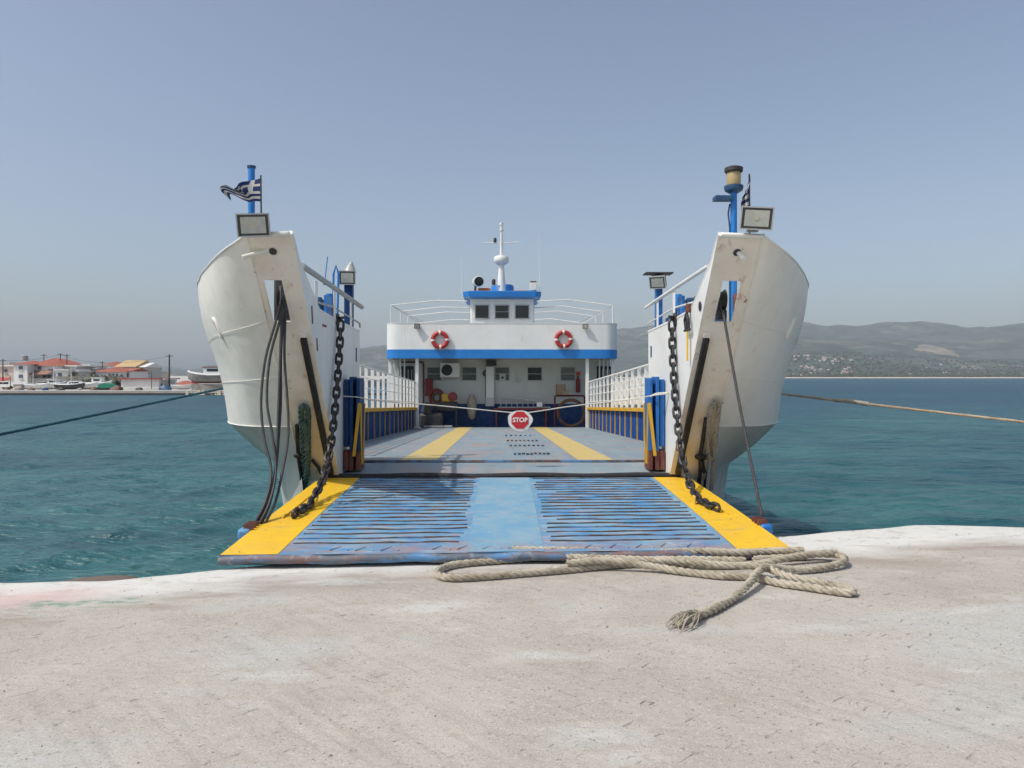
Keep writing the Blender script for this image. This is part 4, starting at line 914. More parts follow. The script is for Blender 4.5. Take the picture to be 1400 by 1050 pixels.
# flags
def flag(p0, ztop, us, droop, label, furl=0.0):
    p0 = Vector(p0); t = thing('flag', p0, label, 'flag', 'small flags on the bow')
    MB().tube([p0, Vector((p0.x-.01, p0.y, ztop))], .010, 6).build('pole', 'engine_dark', t)
    W, H = .42, .285; nx, ny = 27, 18; rows = []; f = MB()
    for j in range(ny+1):
        r_ = []
        for i in range(nx+1):
            s_ = i/nx; v = j/ny
            x = us*W*s_*(1-furl); z = ztop-.03-H*v*(1-(.45*furl if furl else .42)*s_)-droop*s_*(1-.4*v)+(.015 if furl else .04)*math.sin(s_*7+v*3)*s_
            am = .3 if furl else 1.0; y = .13*am*math.sin(s_*9+v*4)*s_+.03*am*math.sin(s_*21+v*7)*s_; x += .03*am*math.sin(v*8+s_*6)*s_+(.06*math.sin(v*9)*furl)
            if furl: x = us*(.015+.115*min(1, v*1.3))*s_+.006*math.sin(v*9); y = .05*math.sin(s_*9+v*2)*s_; z = ztop-.01-.40*v-.10*s_*(1-.5*v)
            r_.append((p0.x+x, p0.y+y, z))
        rows.append(r_)
    f.grid(rows)
    for j in range(ny):
        for i in range(nx):
            blue = (j//2) % 2 == 0
            if i < 15 and j < 10: blue = not (6 <= i < 9 or 4 <= j < 6)
            f.mi[j*nx+i] = 0 if blue else 1
    f.build('cloth', ['flag_blue', 'flag_white'], t, angle=80)
flag((-2.91, 9.2, 3.20), 4.10, -1, .12, 'small blue and white striped flag streaming left beside the left bow mast')
flag((2.94, 9.2, 3.20), 4.14, -1, .22, 'small blue and white flag hanging folded beside the lantern mast', .62)

# things stowed against the deck house
Yh = 32.9
fd = thing('net_fender', (ux(645.5, Yh), Yh-.2, -.3), 'pale elongated net fender hanging on the shaded deck house wall', 'fender')
MB().lathe([(.05, 0), (.16, .12), (.21, .4), (.20, .75), (.12, 1.0), (.05, 1.08)], (ux(645.5, Yh), Yh-.22, -.12), n=14).build('fender_body', 'rope_grey', fd)
MB().tube([(ux(645.5, Yh), Yh-.2, .95), (ux(645.5, Yh), Yh-.02, 1.25)], .015, 6).build('lanyard', 'rope_white', fd)
ld = thing('ladder', (ux(712, Yh), Yh-.35, .37), 'short aluminium ladder lying on its side on the bench', 'ladder')
x0, x1 = ux(681, Yh), ux(752, Yh)
MB().beam((x0, Yh-.3, .40), (x1, Yh-.3, .40), .04, .05).build('lower_rail', 'galv', ld); MB().beam((x0, Yh-.12, .88), (x1-.1, Yh-.12, .60), .04, .05).build('upper_rail', 'galv', ld)
for k in range(9):
    t = (k+.5)/9.5; MB().tube([(lerp(x0, x1, t), Yh-.3, .41), (lerp(x0, x1-.1, t), Yh-.12, lerp(.88, .60, t)-.01)], .018, 6).build('rung', 'galv', ld)
MB().box((ux(737, Yh), Yh-.45, .52), (.24, .012, .2), Matrix.Rotation(-.3, 3, 'X')).build('notice_board', 'sheet_white', None, label='small white board leaning in front of the ladder', cat='board')
ex = thing('fire_extinguisher', (ux(790, Yh), Yh-.15, .9), 'red fire extinguisher hanging right of the right-hand window', 'extinguisher')
MB().lathe([(.08, 0), (.10, .03), (.10, .52), (.07, .6), (.03, .64)], (ux(790, Yh), Yh-.12, 1.02), n=14).build('cylinder', 'red_paint', ex)
MB().box((ux(790, Yh), Yh-.13, 1.70), (.10, .06, .06)).build('valve', 'engine_dark', ex); MB().tube([(ux(790, Yh), Yh-.13, 1.70), (ux(787, Yh), Yh-.16, 1.5), (ux(787.5, Yh), Yh-.16, 1.15)], .014, 6).build('hose', 'black_rubber', ex)
MB().box((ux(790.5, Yh), Yh-.06, 1.83), (.17, .02, .17)).build('sign_plate', 'ring_red', ex)
hr = thing('hose_reel', (ux(595, Yh), 32.2, -.45), 'red fire hose reel at the left of the shaded deck house', 'hose reel')
MB().torus((ux(597, 32.3), 32.3, .82), .34, .06, (.5, 1, 0), 26, 8).build('reel_rim', 'red_paint', hr)
MB().torus((ux(597, 32.3), 32.36, .82), .20, .07, (.5, 1, 0), 20, 8).build('hose_coil', 'brown_hose', hr)
MB().box((ux(597, 32.3), 32.4, .15), (.1, .3, 1.1)).build('stand', 'maroon_pipe', hr)
MB().box((ux(587, Yh), Yh-.12, 1.25), (.3, .2, .75)).build('hose_cabinet', 'red_paint', None, bevel=.02, label='red hose cabinet on the wall below the left-hand window', cat='cabinet')
pu = thing('motor_pump', (ux(612, 32.2), 32.2, -.45), 'yellow and red motor pump on a dark stand beside the hose reel', 'pump')
MB().box((ux(610, 32.2), 32.2, .82), (.36, .34, .34)).build('pump_body', 'yellow_dull', pu, bevel=.06)
MB().lathe([(.1, -.16), (.2, -.12), (.2, .12), (.1, .16)], (ux(619, 32.2), 32.15, .86), (0, 1, 0), 16).build('motor', 'red_dull', pu)
MB().box((ux(611, 32.2), 32.25, .45), (.9, .4, .4)).build('tank', 'engine_dark', pu, bevel=.05)
for s_ in (-.4, .4): MB().box((ux(611, 32.2)+s_, 32.2, -.06), (.06, .4, .72)).build('stand_leg', 'engine_dark', pu)
ch = thing('stowed_engine', (ux(588, 31.8), 31.8, -.42), 'dark covered engine lying in the left corner under the upper deck', 'engine')
MB().box((ux(590, 31.8), 31.9, -.1), (1.0, .8, .62)).build('casing', 'engine_dark', ch, bevel=.12)
MB().lathe([(.12, 0), (.24, .05), (.26, .4), (.1, .5)], (ux(583, 31.8), 31.7, .15), (.3, 0, 1), 14).build('air_filter', 'engine_dark', ch)
MB().box((ux(600, 31.8), 31.45, -.33), (1.15, .35, .06)).build('drip_tray', 'galv', ch)
bo = thing('cardboard_box', (ux(768, 32.2), 32.3, .94), 'brown cardboard box on the dark red pipe frame', 'box')
MB().box((ux(767, 32.2), 32.3, 1.16), (.36, .3, .44), Matrix.Rotation(.2, 3, 'Z')).build('carton', 'cardboard', bo, bevel=.01); MB().box((ux(773, 32.2), 32.2, 1.02), (.3, .26, .16)).build('flap', 'cardboard', bo)
MB().torus((ux(781, 32.1), 32.1, .18), .55, .07, (.15, 1, .1), 34, 8).build('hose_coil', 'brown_hose', None, label='large brown hose coil standing under the dark red pipe frame', cat='hose')

# ------------------------------------------------------------------ mooring lines and bollards
def bollard(c, label):
    t = thing('bollard', c, label, 'bollard', 'quay bollards', I4)
    MB().lathe([(.20, -.02), (.20, .03), (.12, .06), (.11, .3), (.17, .36), (.18, .42), (.12, .46)], c, n=20).build('post', 'chain_iron', t, frame=I4)
    MB().box(Vector(c)+Vector((0, 0, .01)), (.55, .55, .04)).build('base_plate', 'rust_red', t, bevel=.01, frame=I4)
bl = Vector((-9.3, 5.7, quay_z(-9.3, 5.7))); brr = Vector((14.0, 7.9, quay_z(14.0, 7.9)))
bollard(bl, 'iron quay bollard holding the teal mooring line'); bollard(brr, 'iron quay bollard holding the tan mooring line')
A = SHIP @ Vector((-4.86, 14.2, 1.55)); E = bl+Vector((0, 0, .25))
def line_pts(A, E, sag, n=14): return [A.lerp(E, k/n)-Vector((0, 0, sag*4*(k/n)*(1-k/n))) for k in range(n+1)]
P = line_pts(A, E, .03); mm = MB(); rope(mm, P, .023, .16, n=5)
mm.build('mooring_line', 'rope_teal', frame=I4, label='taut dark teal mooring line from the left hull side over the water', cat='rope')
A = SHIP @ Vector((4.88, 13.5, 1.40)); E = brr+Vector((0, 0, .28)); P = line_pts(A, E, .045); tm = thing('mooring_line', E, 'tan mooring line with a splice from the right hull side over the water', 'rope', None, I4)
rope(MB(), P, .022, .16, n=5).build('line', 'rope_tan', tm, frame=I4)
kn = P[1].lerp(P[2], .15); k2 = P[1].lerp(P[2], .85); rope(MB(), [kn, kn.lerp(k2, .4)+Vector((0, 0, .012)), k2], .036, .12, n=5).build('splice', 'rope_beige', tm, frame=I4)

# ------------------------------------------------------------------ heavy rope on the quay
def gp(x, y, lift=0.0):        # a spot on the quay
    z = 0.0
    for _ in range(6):
        Y = (CAMZ-z)*1050/(y-515); X = (x-700)/1050*Y; z = quay_z(X, Y) if Y < quay_edge(X)-.25 else .012*X
    return Vector((X, Y, z+.036+lift))
hv = thing('heavy_rope', gp(880, 780), 'heavy beige laid rope lying folded on the quay before the ramp', 'rope', None, I4)
SR = .032
strandA = [gp(1030, 770, .0), gp(1085, 767), gp(1120, 766, .02), gp(1150, 770, .03), gp(1153, 777, .02), gp(1120, 783), gp(1080, 786, .01), gp(1056, 790, .05), gp(1040, 797, .07), gp(1022, 812, .03), gp(1000, 826), gp(975, 840), gp(952, 849)]
strandB = [gp(1145, 768, .05), gp(1090, 772, .04), gp(1040, 776, .0), gp(990, 779), gp(930, 777), gp(860, 777), gp(790, 783), gp(720, 789), gp(660, 794), gp(620, 796), gp(600, 792), gp(602, 784), gp(625, 777, .0), gp(680, 772), gp(740, 769, .01), gp(800, 770), gp(870, 770), gp(960, 772, .01), gp(1020, 775, .02)]
strandC = [gp(775, 784, .05), gp(830, 781, .06), gp(890, 783, .02), gp(940, 788), gp(985, 793), gp(1030, 795), gp(1065, 803), gp(1105, 809), gp(1145, 815), gp(1164, 817), gp(1162, 812), gp(1120, 806, .02), gp(1080, 800, .03), gp(1040, 789, .05), gp(990, 785, .04), gp(930, 781, .05), gp(860, 776, .04), gp(800, 774, .04), gp(730, 766, .02)]
strandD = [gp(700, 767, .07), gp(760, 766, .06), gp(820, 766, .05), gp(880, 766, .03), gp(920, 767, .05), gp(960, 768, .06), gp(1010, 768, .05), gp(1060, 766, .05), gp(1100, 768, .07)]
for st_ in (strandA, strandB, strandC, strandD): rope(MB(), st_, SR, .20, .02, n=7).build('rope_run', 'rope_beige', hv, frame=I4)
fy = MB(); rf_ = random.Random(2)
e0 = strandA[-1]; d0 = (strandA[-1]-strandA[-2]).normalized(); s0 = Vector((-d0.y, d0.x, 0))
for k in range(48):
    a = e0-d0*rf_.uniform(0, .06)+s0*rf_.uniform(-.03, .03); sp_ = rf_.uniform(-1, 1); L_ = rf_.uniform(.10, .33)
    P = [a+Vector((0, 0, rf_.uniform(-.02, .03))), a+d0*L_*.4+s0*sp_*.055+Vector((0, 0, rf_.uniform(-.01, .05))), a+d0*L_*.75+s0*(sp_*.075+rf_.uniform(-.03, .03))+Vector((0, 0, rf_.uniform(-.02, .03))), a+d0*L_+s0*sp_*.09+Vector((0, 0, -.02))]
    for p in P: p.z = max(p.z, quay_z(p.x, p.y)+.004)
    fy.tube(smooth_path(P, .03), rf_.uniform(.002, .0055), 4)
fz = MB()
for st_ in (strandA, strandB, strandC, strandD):
    P_ = smooth_path(st_, .02)
    for p in P_:
        for _q in range(2):
            if rf_.random() < .55:
                a = rf_.uniform(0, 6.28); dv = Vector((math.cos(a), .4*math.sin(a), abs(math.sin(a)))); e = p+dv*SR*.9; q = e+(dv+Vector((rf_.uniform(-1, 1), rf_.uniform(-1, 1), rf_.uniform(-.6, .5))))*rf_.uniform(.008, .028)
                q.z = max(q.z, quay_z(q.x, q.y)+.002); fz.tube([e, e.lerp(q, .5)+Vector((0, 0, .003)), q], [.0016, .0013, .0007], 3, caps=False)
fz.build('loose_fibres', 'rope_beige', hv, frame=I4)['kind'] = 'stuff'
fr_ = fy.build('frayed_end', 'rope_beige', hv, frame=I4); fr_['kind'] = 'stuff'

gm = MB(); rg = random.Random(21)
for _ in range(420):
    X = rg.uniform(-5.5, 6.5); Y = rg.uniform(2.6, 7.3); z = quay_z(X, Y); r_ = rg.uniform(.003, .009)*(1+.6*(rg.random() < .1)); vs = []
    for a in range(5): vs.append((X+r_*rg.uniform(.7, 1.3)*math.cos(a*1.257), Y+r_*rg.uniform(.7, 1.3)*math.sin(a*1.257), z-.001))
    vs.append((X+rg.uniform(-.3, .3)*r_, Y, z+r_*rg.uniform(.6, 1.1))); gm.add(vs, [(a, (a+1) % 5, 5) for a in range(5)])
gm.build('grit', 'stone_wall', None, frame=I4, kind='stuff', label='scattered small stones and grit on the quay concrete', cat='grit')

# ------------------------------------------------------------------ the town across the harbour
FY = 139.0
tg = MB(); GZ = WATER+.75
tg.add([(-220, FY, GZ), (-49, FY, GZ), (-49, 420, GZ+3), (-420, 420, GZ+3)], [(0, 1, 2, 3)]).add([(-220, FY, WATER-1), (-49, FY, WATER-1), (-49, FY, GZ), (-220, FY, GZ)], [(0, 1, 2, 3)])
tg.add([(-49, FY, WATER-1), (-49, 420, WATER-1), (-49, 420, GZ+3), (-49, FY, GZ)], [(0, 1, 2, 3)])
tg.build('town_quay', 'quay_far', frame=I4, kind='structure')
def building(name, x0, x1, yt, yb, Y, depth, wallm, label, roof=None, wins=(), cat='house'):
    a = px(x0, yb, Y); b = px(x1, yt, Y); base = GZ+.2
    o = thing(name, ((a.x+b.x)/2, Y+depth/2, base), label, cat, None, I4)
    MB().box(((a.x+b.x)/2, Y+depth/2, (base+b.z)/2), (b.x-a.x, depth, b.z-base)).build('wall', wallm, o, frame=I4)
    if roof:
        kind_, rm_, rh = roof; ov = .5; xa, xb, ya, yb_ = a.x-ov, b.x+ov, Y-ov, Y+depth+ov; z = b.z+.003
        if kind_ == 'hip':
            ins = min(xb-xa, yb_-ya)*.45; v = [(xa, ya, z), (xb, ya, z), (xb, yb_, z), (xa, yb_, z), (xa+ins, (ya+yb_)/2, z+rh), (xb-ins, (ya+yb_)/2, z+rh)]
            MB().add(v, [(0, 1, 5, 4), (1, 2, 5), (2, 3, 4, 5), (3, 0, 4), (3, 2, 1, 0)]).build('roof', rm_, o, frame=I4)
        elif kind_ == 'gable': MB().prism([(ya, z), (yb_, z), ((ya+yb_)/2, z+rh)], xa, xb, 'x').build('roof', rm_, o, frame=I4)
        else: MB().box(((xa+xb)/2, (ya+yb_)/2, z+rh/2), (xb-xa, yb_-ya, rh)).build('roof', rm_, o, frame=I4)
    for wx, wy, ww, wh_ in wins:
        c = px(wx, wy, Y); s_ = Y/1050; wd = MB().box((c.x, Y-.05, c.z), (ww*s_, .14, wh_*s_)).build('window', 'shutter_blue', o, frame=I4)
        MB().box((c.x, Y-.12, c.z-wh_*s_/2-.05), (ww*s_+.2, .25, .1)).build('sill', 'plaster_white', wd, frame=I4)
    return o
building('house', -30, 19, 501, 530, 185, 9, 'plaster_cream', 'cream house at the far left edge with a red awning', ('flat', 'plaster_white', .3), ((8, 507, 4, 5),))
MB().prism([(184.0, px(0, 516, 184).z), (181.5, px(0, 521, 184).z), (181.5, px(0, 521.6, 184).z), (184.0, px(0, 517, 184).z)], px(-20, 0, 184).x, px(15, 0, 184).x, 'x').build('awning', 'awning_red', None, frame=I4, label='faded red awning in front of the cream house', cat='awning')
h1 = building('house', 19, 37.5, 498, 530, 174, 10, 'plaster_white', 'white house tower with two blue windows and a red tiled edge', ('hip', 'tile_red', .9), ((28.5, 503, 5, 5), (28.5, 514.5, 5, 5)))
h2 = building('house', 37.6, 77, 500, 530, 177, 11, 'plaster_white', 'white house with a broad red tiled roof behind a brown awning', ('hip', 'tile_red', 1.9), ((41, 503, 3, 5), (54, 503, 4.5, 5), (46, 514, 5, 6), (61, 514, 5, 5), (68, 514.5, 6, 4), (70, 506, 8, 2.5)))
MB().box((px(54, 0, 175.6).x, 175.6, px(0, 509.5, 175.6).z), (4.9, 2.6, .16), Matrix.Rotation(.35, 3, 'X')).build('balcony_awning', 'awning_brown', h2, frame=I4)
MB().box((px(56, 0, 176).x, 176.2, px(0, 520, 176).z), (6.4, 1.5, .9)).build('balcony', 'plaster_grey', h2, frame=I4)
MB().lathe([(.75, 0), (.75, 1.1), (.3, 1.3)], px(33.5, 493, 178), n=12).build('water_tank', 'galv', h1, frame=I4)
building('house', 77.5, 93, 506.5, 530, 173, 8, 'plaster_white', 'small flat-roofed white house right of the red-roofed house', ('flat', 'plaster_white', .25), ((82, 512.5, 5, 5), (82, 524, 3, 3)))
hb_ = building('house', 85, 104, 501, 508, 180, 8, 'plaster_grey', 'pale flat-roofed block with roof poles behind the small white house', ('flat', 'plaster_white', .25))
bz = building('house', 93.2, 107, 508, 530, 175, 7, 'plaster_grey', 'grey house with a dark railed balcony beside the small white house', ('flat', 'plaster_white', .2))
for k in range(6): MB().box((px(95+k*2.1, 0, 174.6).x, 174.6, px(0, 514, 174.6).z), (.10, .08, 1.5)).build('balcony_bar', 'car_dark', bz, frame=I4)
building('house', 107.3, 133, 505, 527, 186, 10, 'plaster_white', 'long low white house with two dark windows', ('flat', 'plaster_grey', .25), ((123.5, 510, 2.5, 5), (129, 510, 3, 5)))
building('house', 131, 165, 508.5, 527, 181, 10, 'plaster_white', 'white house with a long low red tiled roof', ('hip', 'tile_red', 1.3), ((150, 514, 3, 6), (155, 514, 3, 6), (160, 514, 3, 6)))
building('house', 164.8, 178, 507.5, 527, 184, 9, 'plaster_white', 'narrow white house with a low red roof below the yellow gable', ('gable', 'tile_red', .8), ((172, 513, 2, 5), (175, 513, 1.6, 5)))
hg = building('house', 160, 184, 501.5, 525, 195, 11, 'plaster_white', 'white house with a yellow tiled gable roof', ('gable', 'tile_yellow', 1.8))
hg2 = building('house', 184.2, 197, 502, 525, 196, 10, 'plaster_grey', 'grey side wing with balconies beside the yellow gable', ('gable', 'plaster_white', 1.2), ((187, 507, 3, 4), (193, 507, 3, 4), (187, 514, 3, 4)))
MB().box((px(197, 0, 195).x, 195, px(0, 510, 195).z), (2.6, 1.6, .2)).build('balcony', 'shutter_blue', hg2, frame=I4)
sh_ = building('shed', 165.5, 217, 518.5, 537, 150, 8, 'plaster_white', 'long windowless white shed with a thin red roof edge on the quay', ('flat', 'awning_red', .22), cat='shed')
building('hut', 218, 224, 519, 537, 151, 5, 'plaster_grey', 'small grey hut at the right end of the white shed', ('flat', 'plaster_white', .2), ((220.5, 526, 2, 3),), 'hut')
building('pavilion', 232, 262, 527, 535, 176, 6, 'plaster_white', 'low white pavilion with a red roof near the boat slip', ('hip', 'tile_red', 1.1), ((240, 531, 4, 3), (248, 531, 5, 3)), 'pavilion')
building('kiosk', 18, 36, 525.5, 536, 150, 4, 'plaster_grey', 'low kiosk with a white flat roof on the quay', ('flat', 'plaster_white', .25), ((28, 529, 8, 3),), 'kiosk')
building('house', 100, 122, 500, 520, 205, 9, 'plaster_grey', 'grey upper storey rising behind the long low white house', ('flat', 'plaster_white', .3), ((106, 504, 3, 3), (115, 504, 3, 3)))
building('house', 62, 84, 496.5, 520, 215, 9, 'plaster_cream', 'cream house half hidden behind the broad red roof', ('hip', 'tile_red', 1.4), ((79, 503, 3, 4),))
building('house', -8, 12, 497, 520, 215, 9, 'plaster_white', 'white upper house behind the cream house at the left edge', ('flat', 'plaster_grey', .3), ((3, 501, 3, 3),))
building('house', 136, 158, 500, 515, 222, 10, 'plaster_white', 'white house peeping above the long red roof', ('hip', 'tile_red', 1.3), ((142, 505, 3, 3), (150, 505, 3, 3)))
building('house', 200, 214, 510, 525, 210, 8, 'plaster_cream', 'low cream house right of the yellow gable', ('flat', 'plaster_grey', .3), ((206, 514, 3, 3),))
# stone wall strip behind the boats
MB().box((px(120, 0, 168).x, 168, GZ+1.3), (px(168, 0, 168).x-px(72, 0, 168).x, .8, 2.6)).build('garden_wall', 'stone_wall', None, frame=I4, label='grey stone wall running behind the boats and cars on the quay', cat='wall')
rp = random.Random(8); sg_ = MB()
for _ in range(120):
    x = rp.uniform(95, 168); c = px(x, 0, rp.uniform(165, 172)); c.z = GZ+rp.uniform(.2, 2.6); r_ = rp.uniform(.3, .9)
    vs = [c+Vector((r_*rp.uniform(.6, 1.2)*math.cos(k*1.26), r_*math.sin(k*1.26), rp.uniform(-.2, .3))) for k in range(5)]+[c+Vector((0, 0, r_))]
    sg_.add(vs, [(k, (k+1) % 5, 5) for k in range(5)])
sg_.build('shrubbery', 'shrub', None, frame=I4, kind='stuff', label='scrubby bushes along the stone wall of the town', cat='shrubs')
# utility poles and wires
poles = {}
for xp, yt, Y, lb in ((4, 491, 160, 'wooden utility pole at the far left edge'), (60, 484, 190, 'thin utility pole above the broad red roof'), (82.5, 483, 182, 'left pole of the pair behind the small white house'), (91.5, 484, 182, 'right pole of the pair behind the small white house'), (140, 494, 190, 'short utility pole above the long red roof'), (231.5, 484.5, 152, 'tall lone wooden utility pole by the white shed')):
    tp = px(xp, yt, Y); p = thing('utility_pole', (tp.x, Y, GZ), lb, 'pole', 'utility poles', I4); th = .19 if xp > 200 else .14
    MB().tube([(tp.x, Y, GZ), tp], [th, th*.7], 8).build('shaft', 'wood_pole', p, frame=I4)
    MB().box(tp-Vector((0, 0, .35)), (1.5, .12, .12)).build('cross_arm', 'wood_pole', p, frame=I4); poles[xp] = tp
for a, b, lb in ((231.5, 140, 'thin power line from the lone pole to the short pole over the roofs'), (140, 82.5, 'thin power line between the short pole and the pair of poles'), (82.5, 4, 'thin power line from the pair of poles to the far left pole')):
    MB().tube(line_pts(poles[a]-Vector((0, 0, .3)), poles[b]-Vector((0, 0, .3)), .5), .028, 5).build('power_line', 'car_dark', None, frame=I4, label=lb, cat='wire')
# boats
def boat(cx, Y, L_, beam, h_, hullm, label, zb=None, cabin=None, sg=1, keel=None):
    c = px(cx, 0, Y); zb = GZ+.15 if zb is None else zb; o = thing('boat', (c.x, Y, zb), label, 'boat', 'boats along the town quay', I4); rows = []
    for s_, wd, kz, sh_ in ((-1, .72, .25, 1.0), (-.6, .95, .05, .92), (0, 1, 0, .9), (.5, .85, .03, 1.0), (.82, .45, .15, 1.15), (1, .03, .5, 1.32)):
        x = c.x+sg*s_*L_/2; b_ = beam/2*wd; rows.append([(x, Y-b_, zb+sh_*h_), (x, Y-b_*.85, zb+(kz+.45)*h_*.8), (x, Y, zb+kz*h_), (x, Y+b_*.85, zb+(kz+.45)*h_*.8), (x, Y+b_, zb+sh_*h_)])
    m_ = MB(); m_.grid(rows); m_.add(rows[0], [(0, 1, 2, 3, 4)]); m_.build('boat_hull', hullm, o, frame=I4, angle=60)
    MB().grid([[(r_[0][0], r_[0][1]+.03, r_[0][2]-.08), (r_[4][0], r_[4][1]-.03, r_[4][2]-.08)] for r_ in rows]).build('boat_deck', 'plaster_grey', o, frame=I4)
    for k in (0, 4): MB().tube([Vector(r_[k]) for r_ in rows], .07*h_/1.2+.03, 6).build('gunwale', 'clean_white', o, frame=I4)
    if cabin:
        off, cl, chh, rm_ = cabin; cb = MB().box((c.x+sg*off, Y, zb+h_*.85+chh/2), (cl, beam*.6, chh)).build('cabin', 'clean_white', o, frame=I4, bevel=.06)
        MB().box((c.x+sg*off, Y, zb+h_*.85+chh+.06), (cl+.3, beam*.7, .12)).build('cabin_roof', rm_, cb, frame=I4)
        MB().box((c.x+sg*off, Y-beam*.305, zb+h_*.85+chh*.65), (cl*.6, .06, chh*.3)).build('cabin_window', 'glass_dark', cb, frame=I4)
    if keel: MB().prism([(c.x-L_*.42, zb), (c.x+L_*.42, zb), (c.x+L_*.36, zb+.5), (c.x-L_*.40, zb+.5)], Y-.3, Y+.3, 'y').build('keel', keel, o, frame=I4)
    return o
bz_ = GZ+1.3
b1 = boat(290, 143, 9.0, 3.0, 1.75, 'boat_grey', 'grey and white fishing boat hauled out on the slip beside the ferry', bz_, (-.4, 3.4, 1.5, 'boat_red'), -1, 'boat_red')
MB().box((b1.location.x, 143, GZ+.55), (7, 1.6, 1.3)).build('boat_cradle', 'stone_wall', None, frame=I4, label='dark timber cradle under the hauled-out fishing boat', cat='cradle')
rk_ = MB(); rr_ = random.Random(4)
boat(52, 146, 4.4, 1.7, .9, 'clean_white', 'small white dinghy on the quay below the red-roofed house')
boat(72, 149, 5.2, 1.9, 1.1, 'clean_white', 'white motor boat with a low cabin below the broad red roof', None, (.2, 1.8, .8, 'plaster_white'))
boat(96, 147, 5.6, 1.9, 1.0, 'car_dark', 'dark hulled boat lying on the quay before the small white house')
boat(117, 150, 4.8, 1.8, 1.0, 'clean_white', 'white open boat left of the green tarpaulin')
boat(134, 152, 5.4, 2.0, 1.2, 'clean_white', 'white cabin boat just behind the green tarpaulin', None, (0, 2.0, 1.1, 'plaster_white'))
boat(249, 146, 3.8, 1.6, .8, 'clean_white', 'small pale boat at the foot of the boat slip')
tp_ = thing('covered_boat', (px(147, 0, 144).x, 144, GZ), 'low boat under a green tarpaulin beside the white shed', 'boat', None, I4)
cx0 = px(147, 0, 144).x
MB().prism([(cx0-1.5, GZ+.45), (cx0-.9, GZ+1.1), (cx0, GZ+1.35), (cx0+.9, GZ+1.15), (cx0+1.5, GZ+.45)], 142.8, 145.2, 'y').build('tarpaulin', 'tarp_green', tp_, frame=I4)
MB().box((cx0, 144, GZ+.25), (2.6, 1.6, .45)).build('boat_bottom', 'car_dark', tp_, frame=I4)
def car(cx, Y, m_, label):
    c = px(cx, 0, Y); z = GZ+.15; o = thing('parked_car', (c.x, Y, z), label, 'car', 'cars parked on the town quay', I4)
    MB().prism([(c.x-2.1, z+.3), (c.x+2.1, z+.3), (c.x+2.1, z+.8), (c.x+1.2, z+.92), (c.x+.6, z+1.45), (c.x-1.3, z+1.45), (c.x-1.9, z+.95), (c.x-2.1, z+.9)], Y-.85, Y+.85, 'y').build('body', m_, o, frame=I4, bevel=.06)
    for s_ in (-1.25, 1.3):
        for d_ in (-.8, .8): MB().lathe([(.32, -.1), (.32, .1)], (c.x+s_, Y+d_, z+.32), (0, 1, 0), 12).build('wheel', 'black_rubber', o, frame=I4)
    for x0_, x1_ in ((-1.2, -.35), (-.25, .75)): MB().box((c.x+(x0_+x1_)/2, Y-.86, z+1.15), (x1_-x0_, .04, .38)).build('window', 'glass_dark', o, frame=I4)
car(10, 152, 'clean_white', 'white car parked on the quay below the red awning'); car(62, 157, 'boat_grey', 'grey car parked behind the boats below the broad red roof')
car(106, 158, 'clean_white', 'white car parked by the stone wall behind the dark boat'); car(84, 160, 'car_dark', 'dark car parked below the small white house')
MB().box((px(130, 0, FY-.05).x-20, FY-.06, WATER+.1), (150, .08, .45)).build('tide_band', 'wood_pole', bpy.data.objects['town_quay'], frame=I4)
for x, Y_, hm2, lb in ((9, 146, 'brown_hose', 'brown heap of nets beside the white car at the left edge'), (25, 144, 'rope_grey', 'pale grey heap of gear in front of the low kiosk'),
                       (43, 143, 'brown_hose', 'brown heap of nets just left of the small white dinghy'), (62, 142.5, 'marine_blue', 'blue heap of gear between the white dinghy and the white motor boat'),
                       (84, 143, 'engine_dark', 'dark heap of nets between the white motor boat and the dark hulled boat'), (108, 144, 'rope_grey', 'grey heap of gear just right of the dark hulled boat'),
                       (128, 143, 'brown_hose', 'brown heap of nets left of the green tarpaulin'), (160, 143, 'brown_hose', 'brown heap of nets right of the green tarpaulin'),
                       (190, 143.5, 'engine_dark', 'dark low heap of gear in front of the long white shed'), (226, 144, 'marine_blue', 'blue heap of gear at the foot of the tall lone pole')):
    c = px(x, 0, Y_); c.z = GZ+.05; r_ = rr_.uniform(.45, .95); vs = []
    for lv, (q, zq) in enumerate(((1, 0), (.85, .35), (.4, .65))):
        for a in range(7): j_ = rr_.uniform(.75, 1.25); vs.append((c.x+r_*q*j_*1.3*math.cos(a*.898), Y_+r_*q*j_*math.sin(a*.898), c.z+zq*r_*1.3*j_))
    fs = [(lv*7+a, lv*7+(a+1) % 7, lv*7+7+(a+1) % 7, lv*7+7+a) for lv in (0, 1) for a in range(7)]+[tuple(range(14, 21))]
    MB().add(vs, fs).build('net_heap', hm2, None, frame=I4, label=lb, cat='net heap', group='heaps of gear on the town quay')
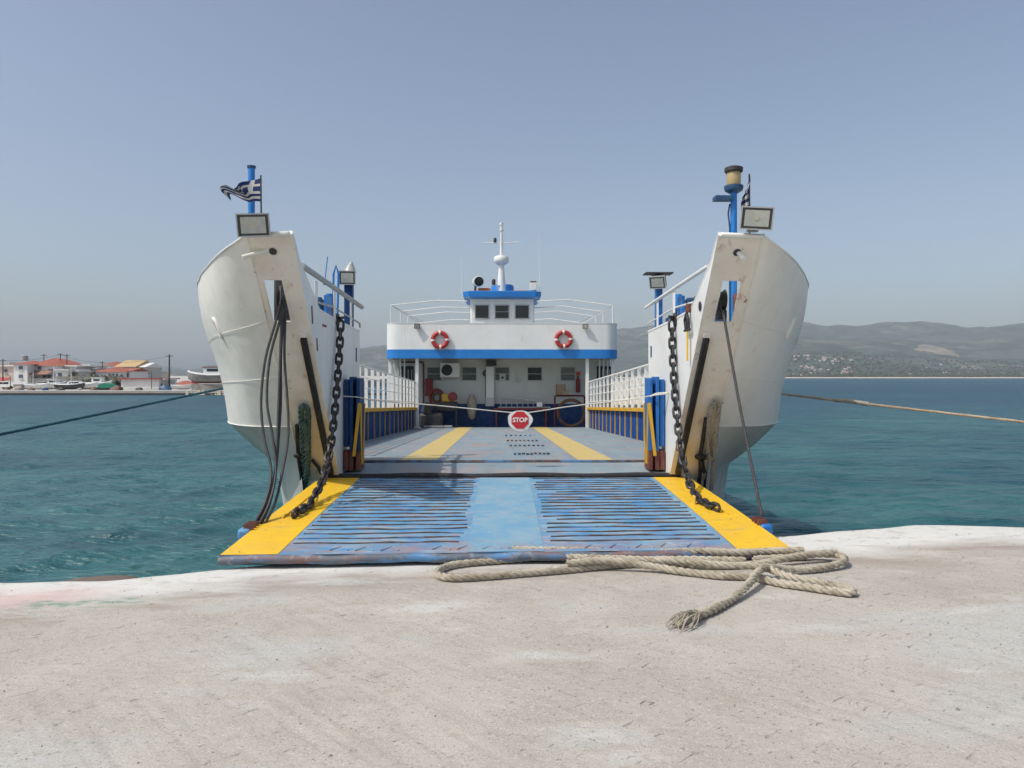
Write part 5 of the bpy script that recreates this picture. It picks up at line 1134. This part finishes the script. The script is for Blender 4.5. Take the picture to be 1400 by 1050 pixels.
for k, (x, hh, pm, lb) in enumerate(((14, 2.6, 'wood_pole', 'thin dark post left of the low kiosk'), (45, 3.4, 'clean_white', 'thin white post behind the small white dinghy'), (73, 4.4, 'clean_white', 'white mast above the white motor boat'),
                                     (97, 4.2, 'clean_white', 'white mast above the dark hulled boat'), (113, 2.4, 'wood_pole', 'short dark post by the white open boat'), (156, 2.2, 'wood_pole', 'short dark post between green tarpaulin and white shed'), (207, 3.6, 'wood_pole', 'dark post in front of the right half of the white shed'))):
    c = px(x, 0, 145+k*.7); t_ = thing('mooring_post', (c.x, c.y, GZ), lb, 'post', 'posts on the town quay', I4)
    MB().tube([(c.x, c.y, GZ), (c.x+.05, c.y, GZ+hh)], [.075, .045], 8).build('shaft', pm, t_, frame=I4)
    MB().lathe([(.05, 0), (.09, .02), (.05, .1)], (c.x+.05, c.y, GZ+hh), n=8).build('cap', pm, t_, frame=I4)
# boulders at the slip
for k in range(10):
    c = px(258+k*5.5, 0, 139.5); r_ = rr_.uniform(.35, .7); vs = []
    for a in range(6):
        for zq in (0, 1): vs.append((c.x+r_*rr_.uniform(.8, 1.3)*math.cos(a*1.047)*(1-.4*zq), 139.2+r_*math.sin(a*1.047)*(1-.4*zq), WATER-.1+zq*r_*1.5))
    MB().add(vs, [(2*a, (2*a+2) % 12, (2*a+3) % 12, 2*a+1) for a in range(6)]+[tuple(2*a+1 for a in range(6))]).build('boulder', 'sand', None, frame=I4, label='pale boulder at the waterline below the hauled-out boat', cat='boulder', group='boulders below the slip')

# ------------------------------------------------------------------ haze
hz = MB().box((200, 4400, 210), (17000, 9600, 430)); hm_ = bpy.data.materials.new('haze_air'); hm_.use_nodes = True
t = hm_.node_tree; t.nodes.clear(); o_ = t.nodes.new('ShaderNodeOutputMaterial'); pv = t.nodes.new('ShaderNodeVolumePrincipled')
pv.inputs['Color'].default_value = (.80, .90, 1.0, 1); pv.inputs['Density'].default_value = .0001; pv.inputs['Density Attribute'].default_value = ''; pv.inputs['Anisotropy'].default_value = 0
t.links.new(pv.outputs[0], o_.inputs['Volume']); MATS['haze_air'] = hm_
hz.build('haze', 'haze_air', None, frame=I4, kind='stuff', label='pale sea haze over the whole bay', cat='haze')
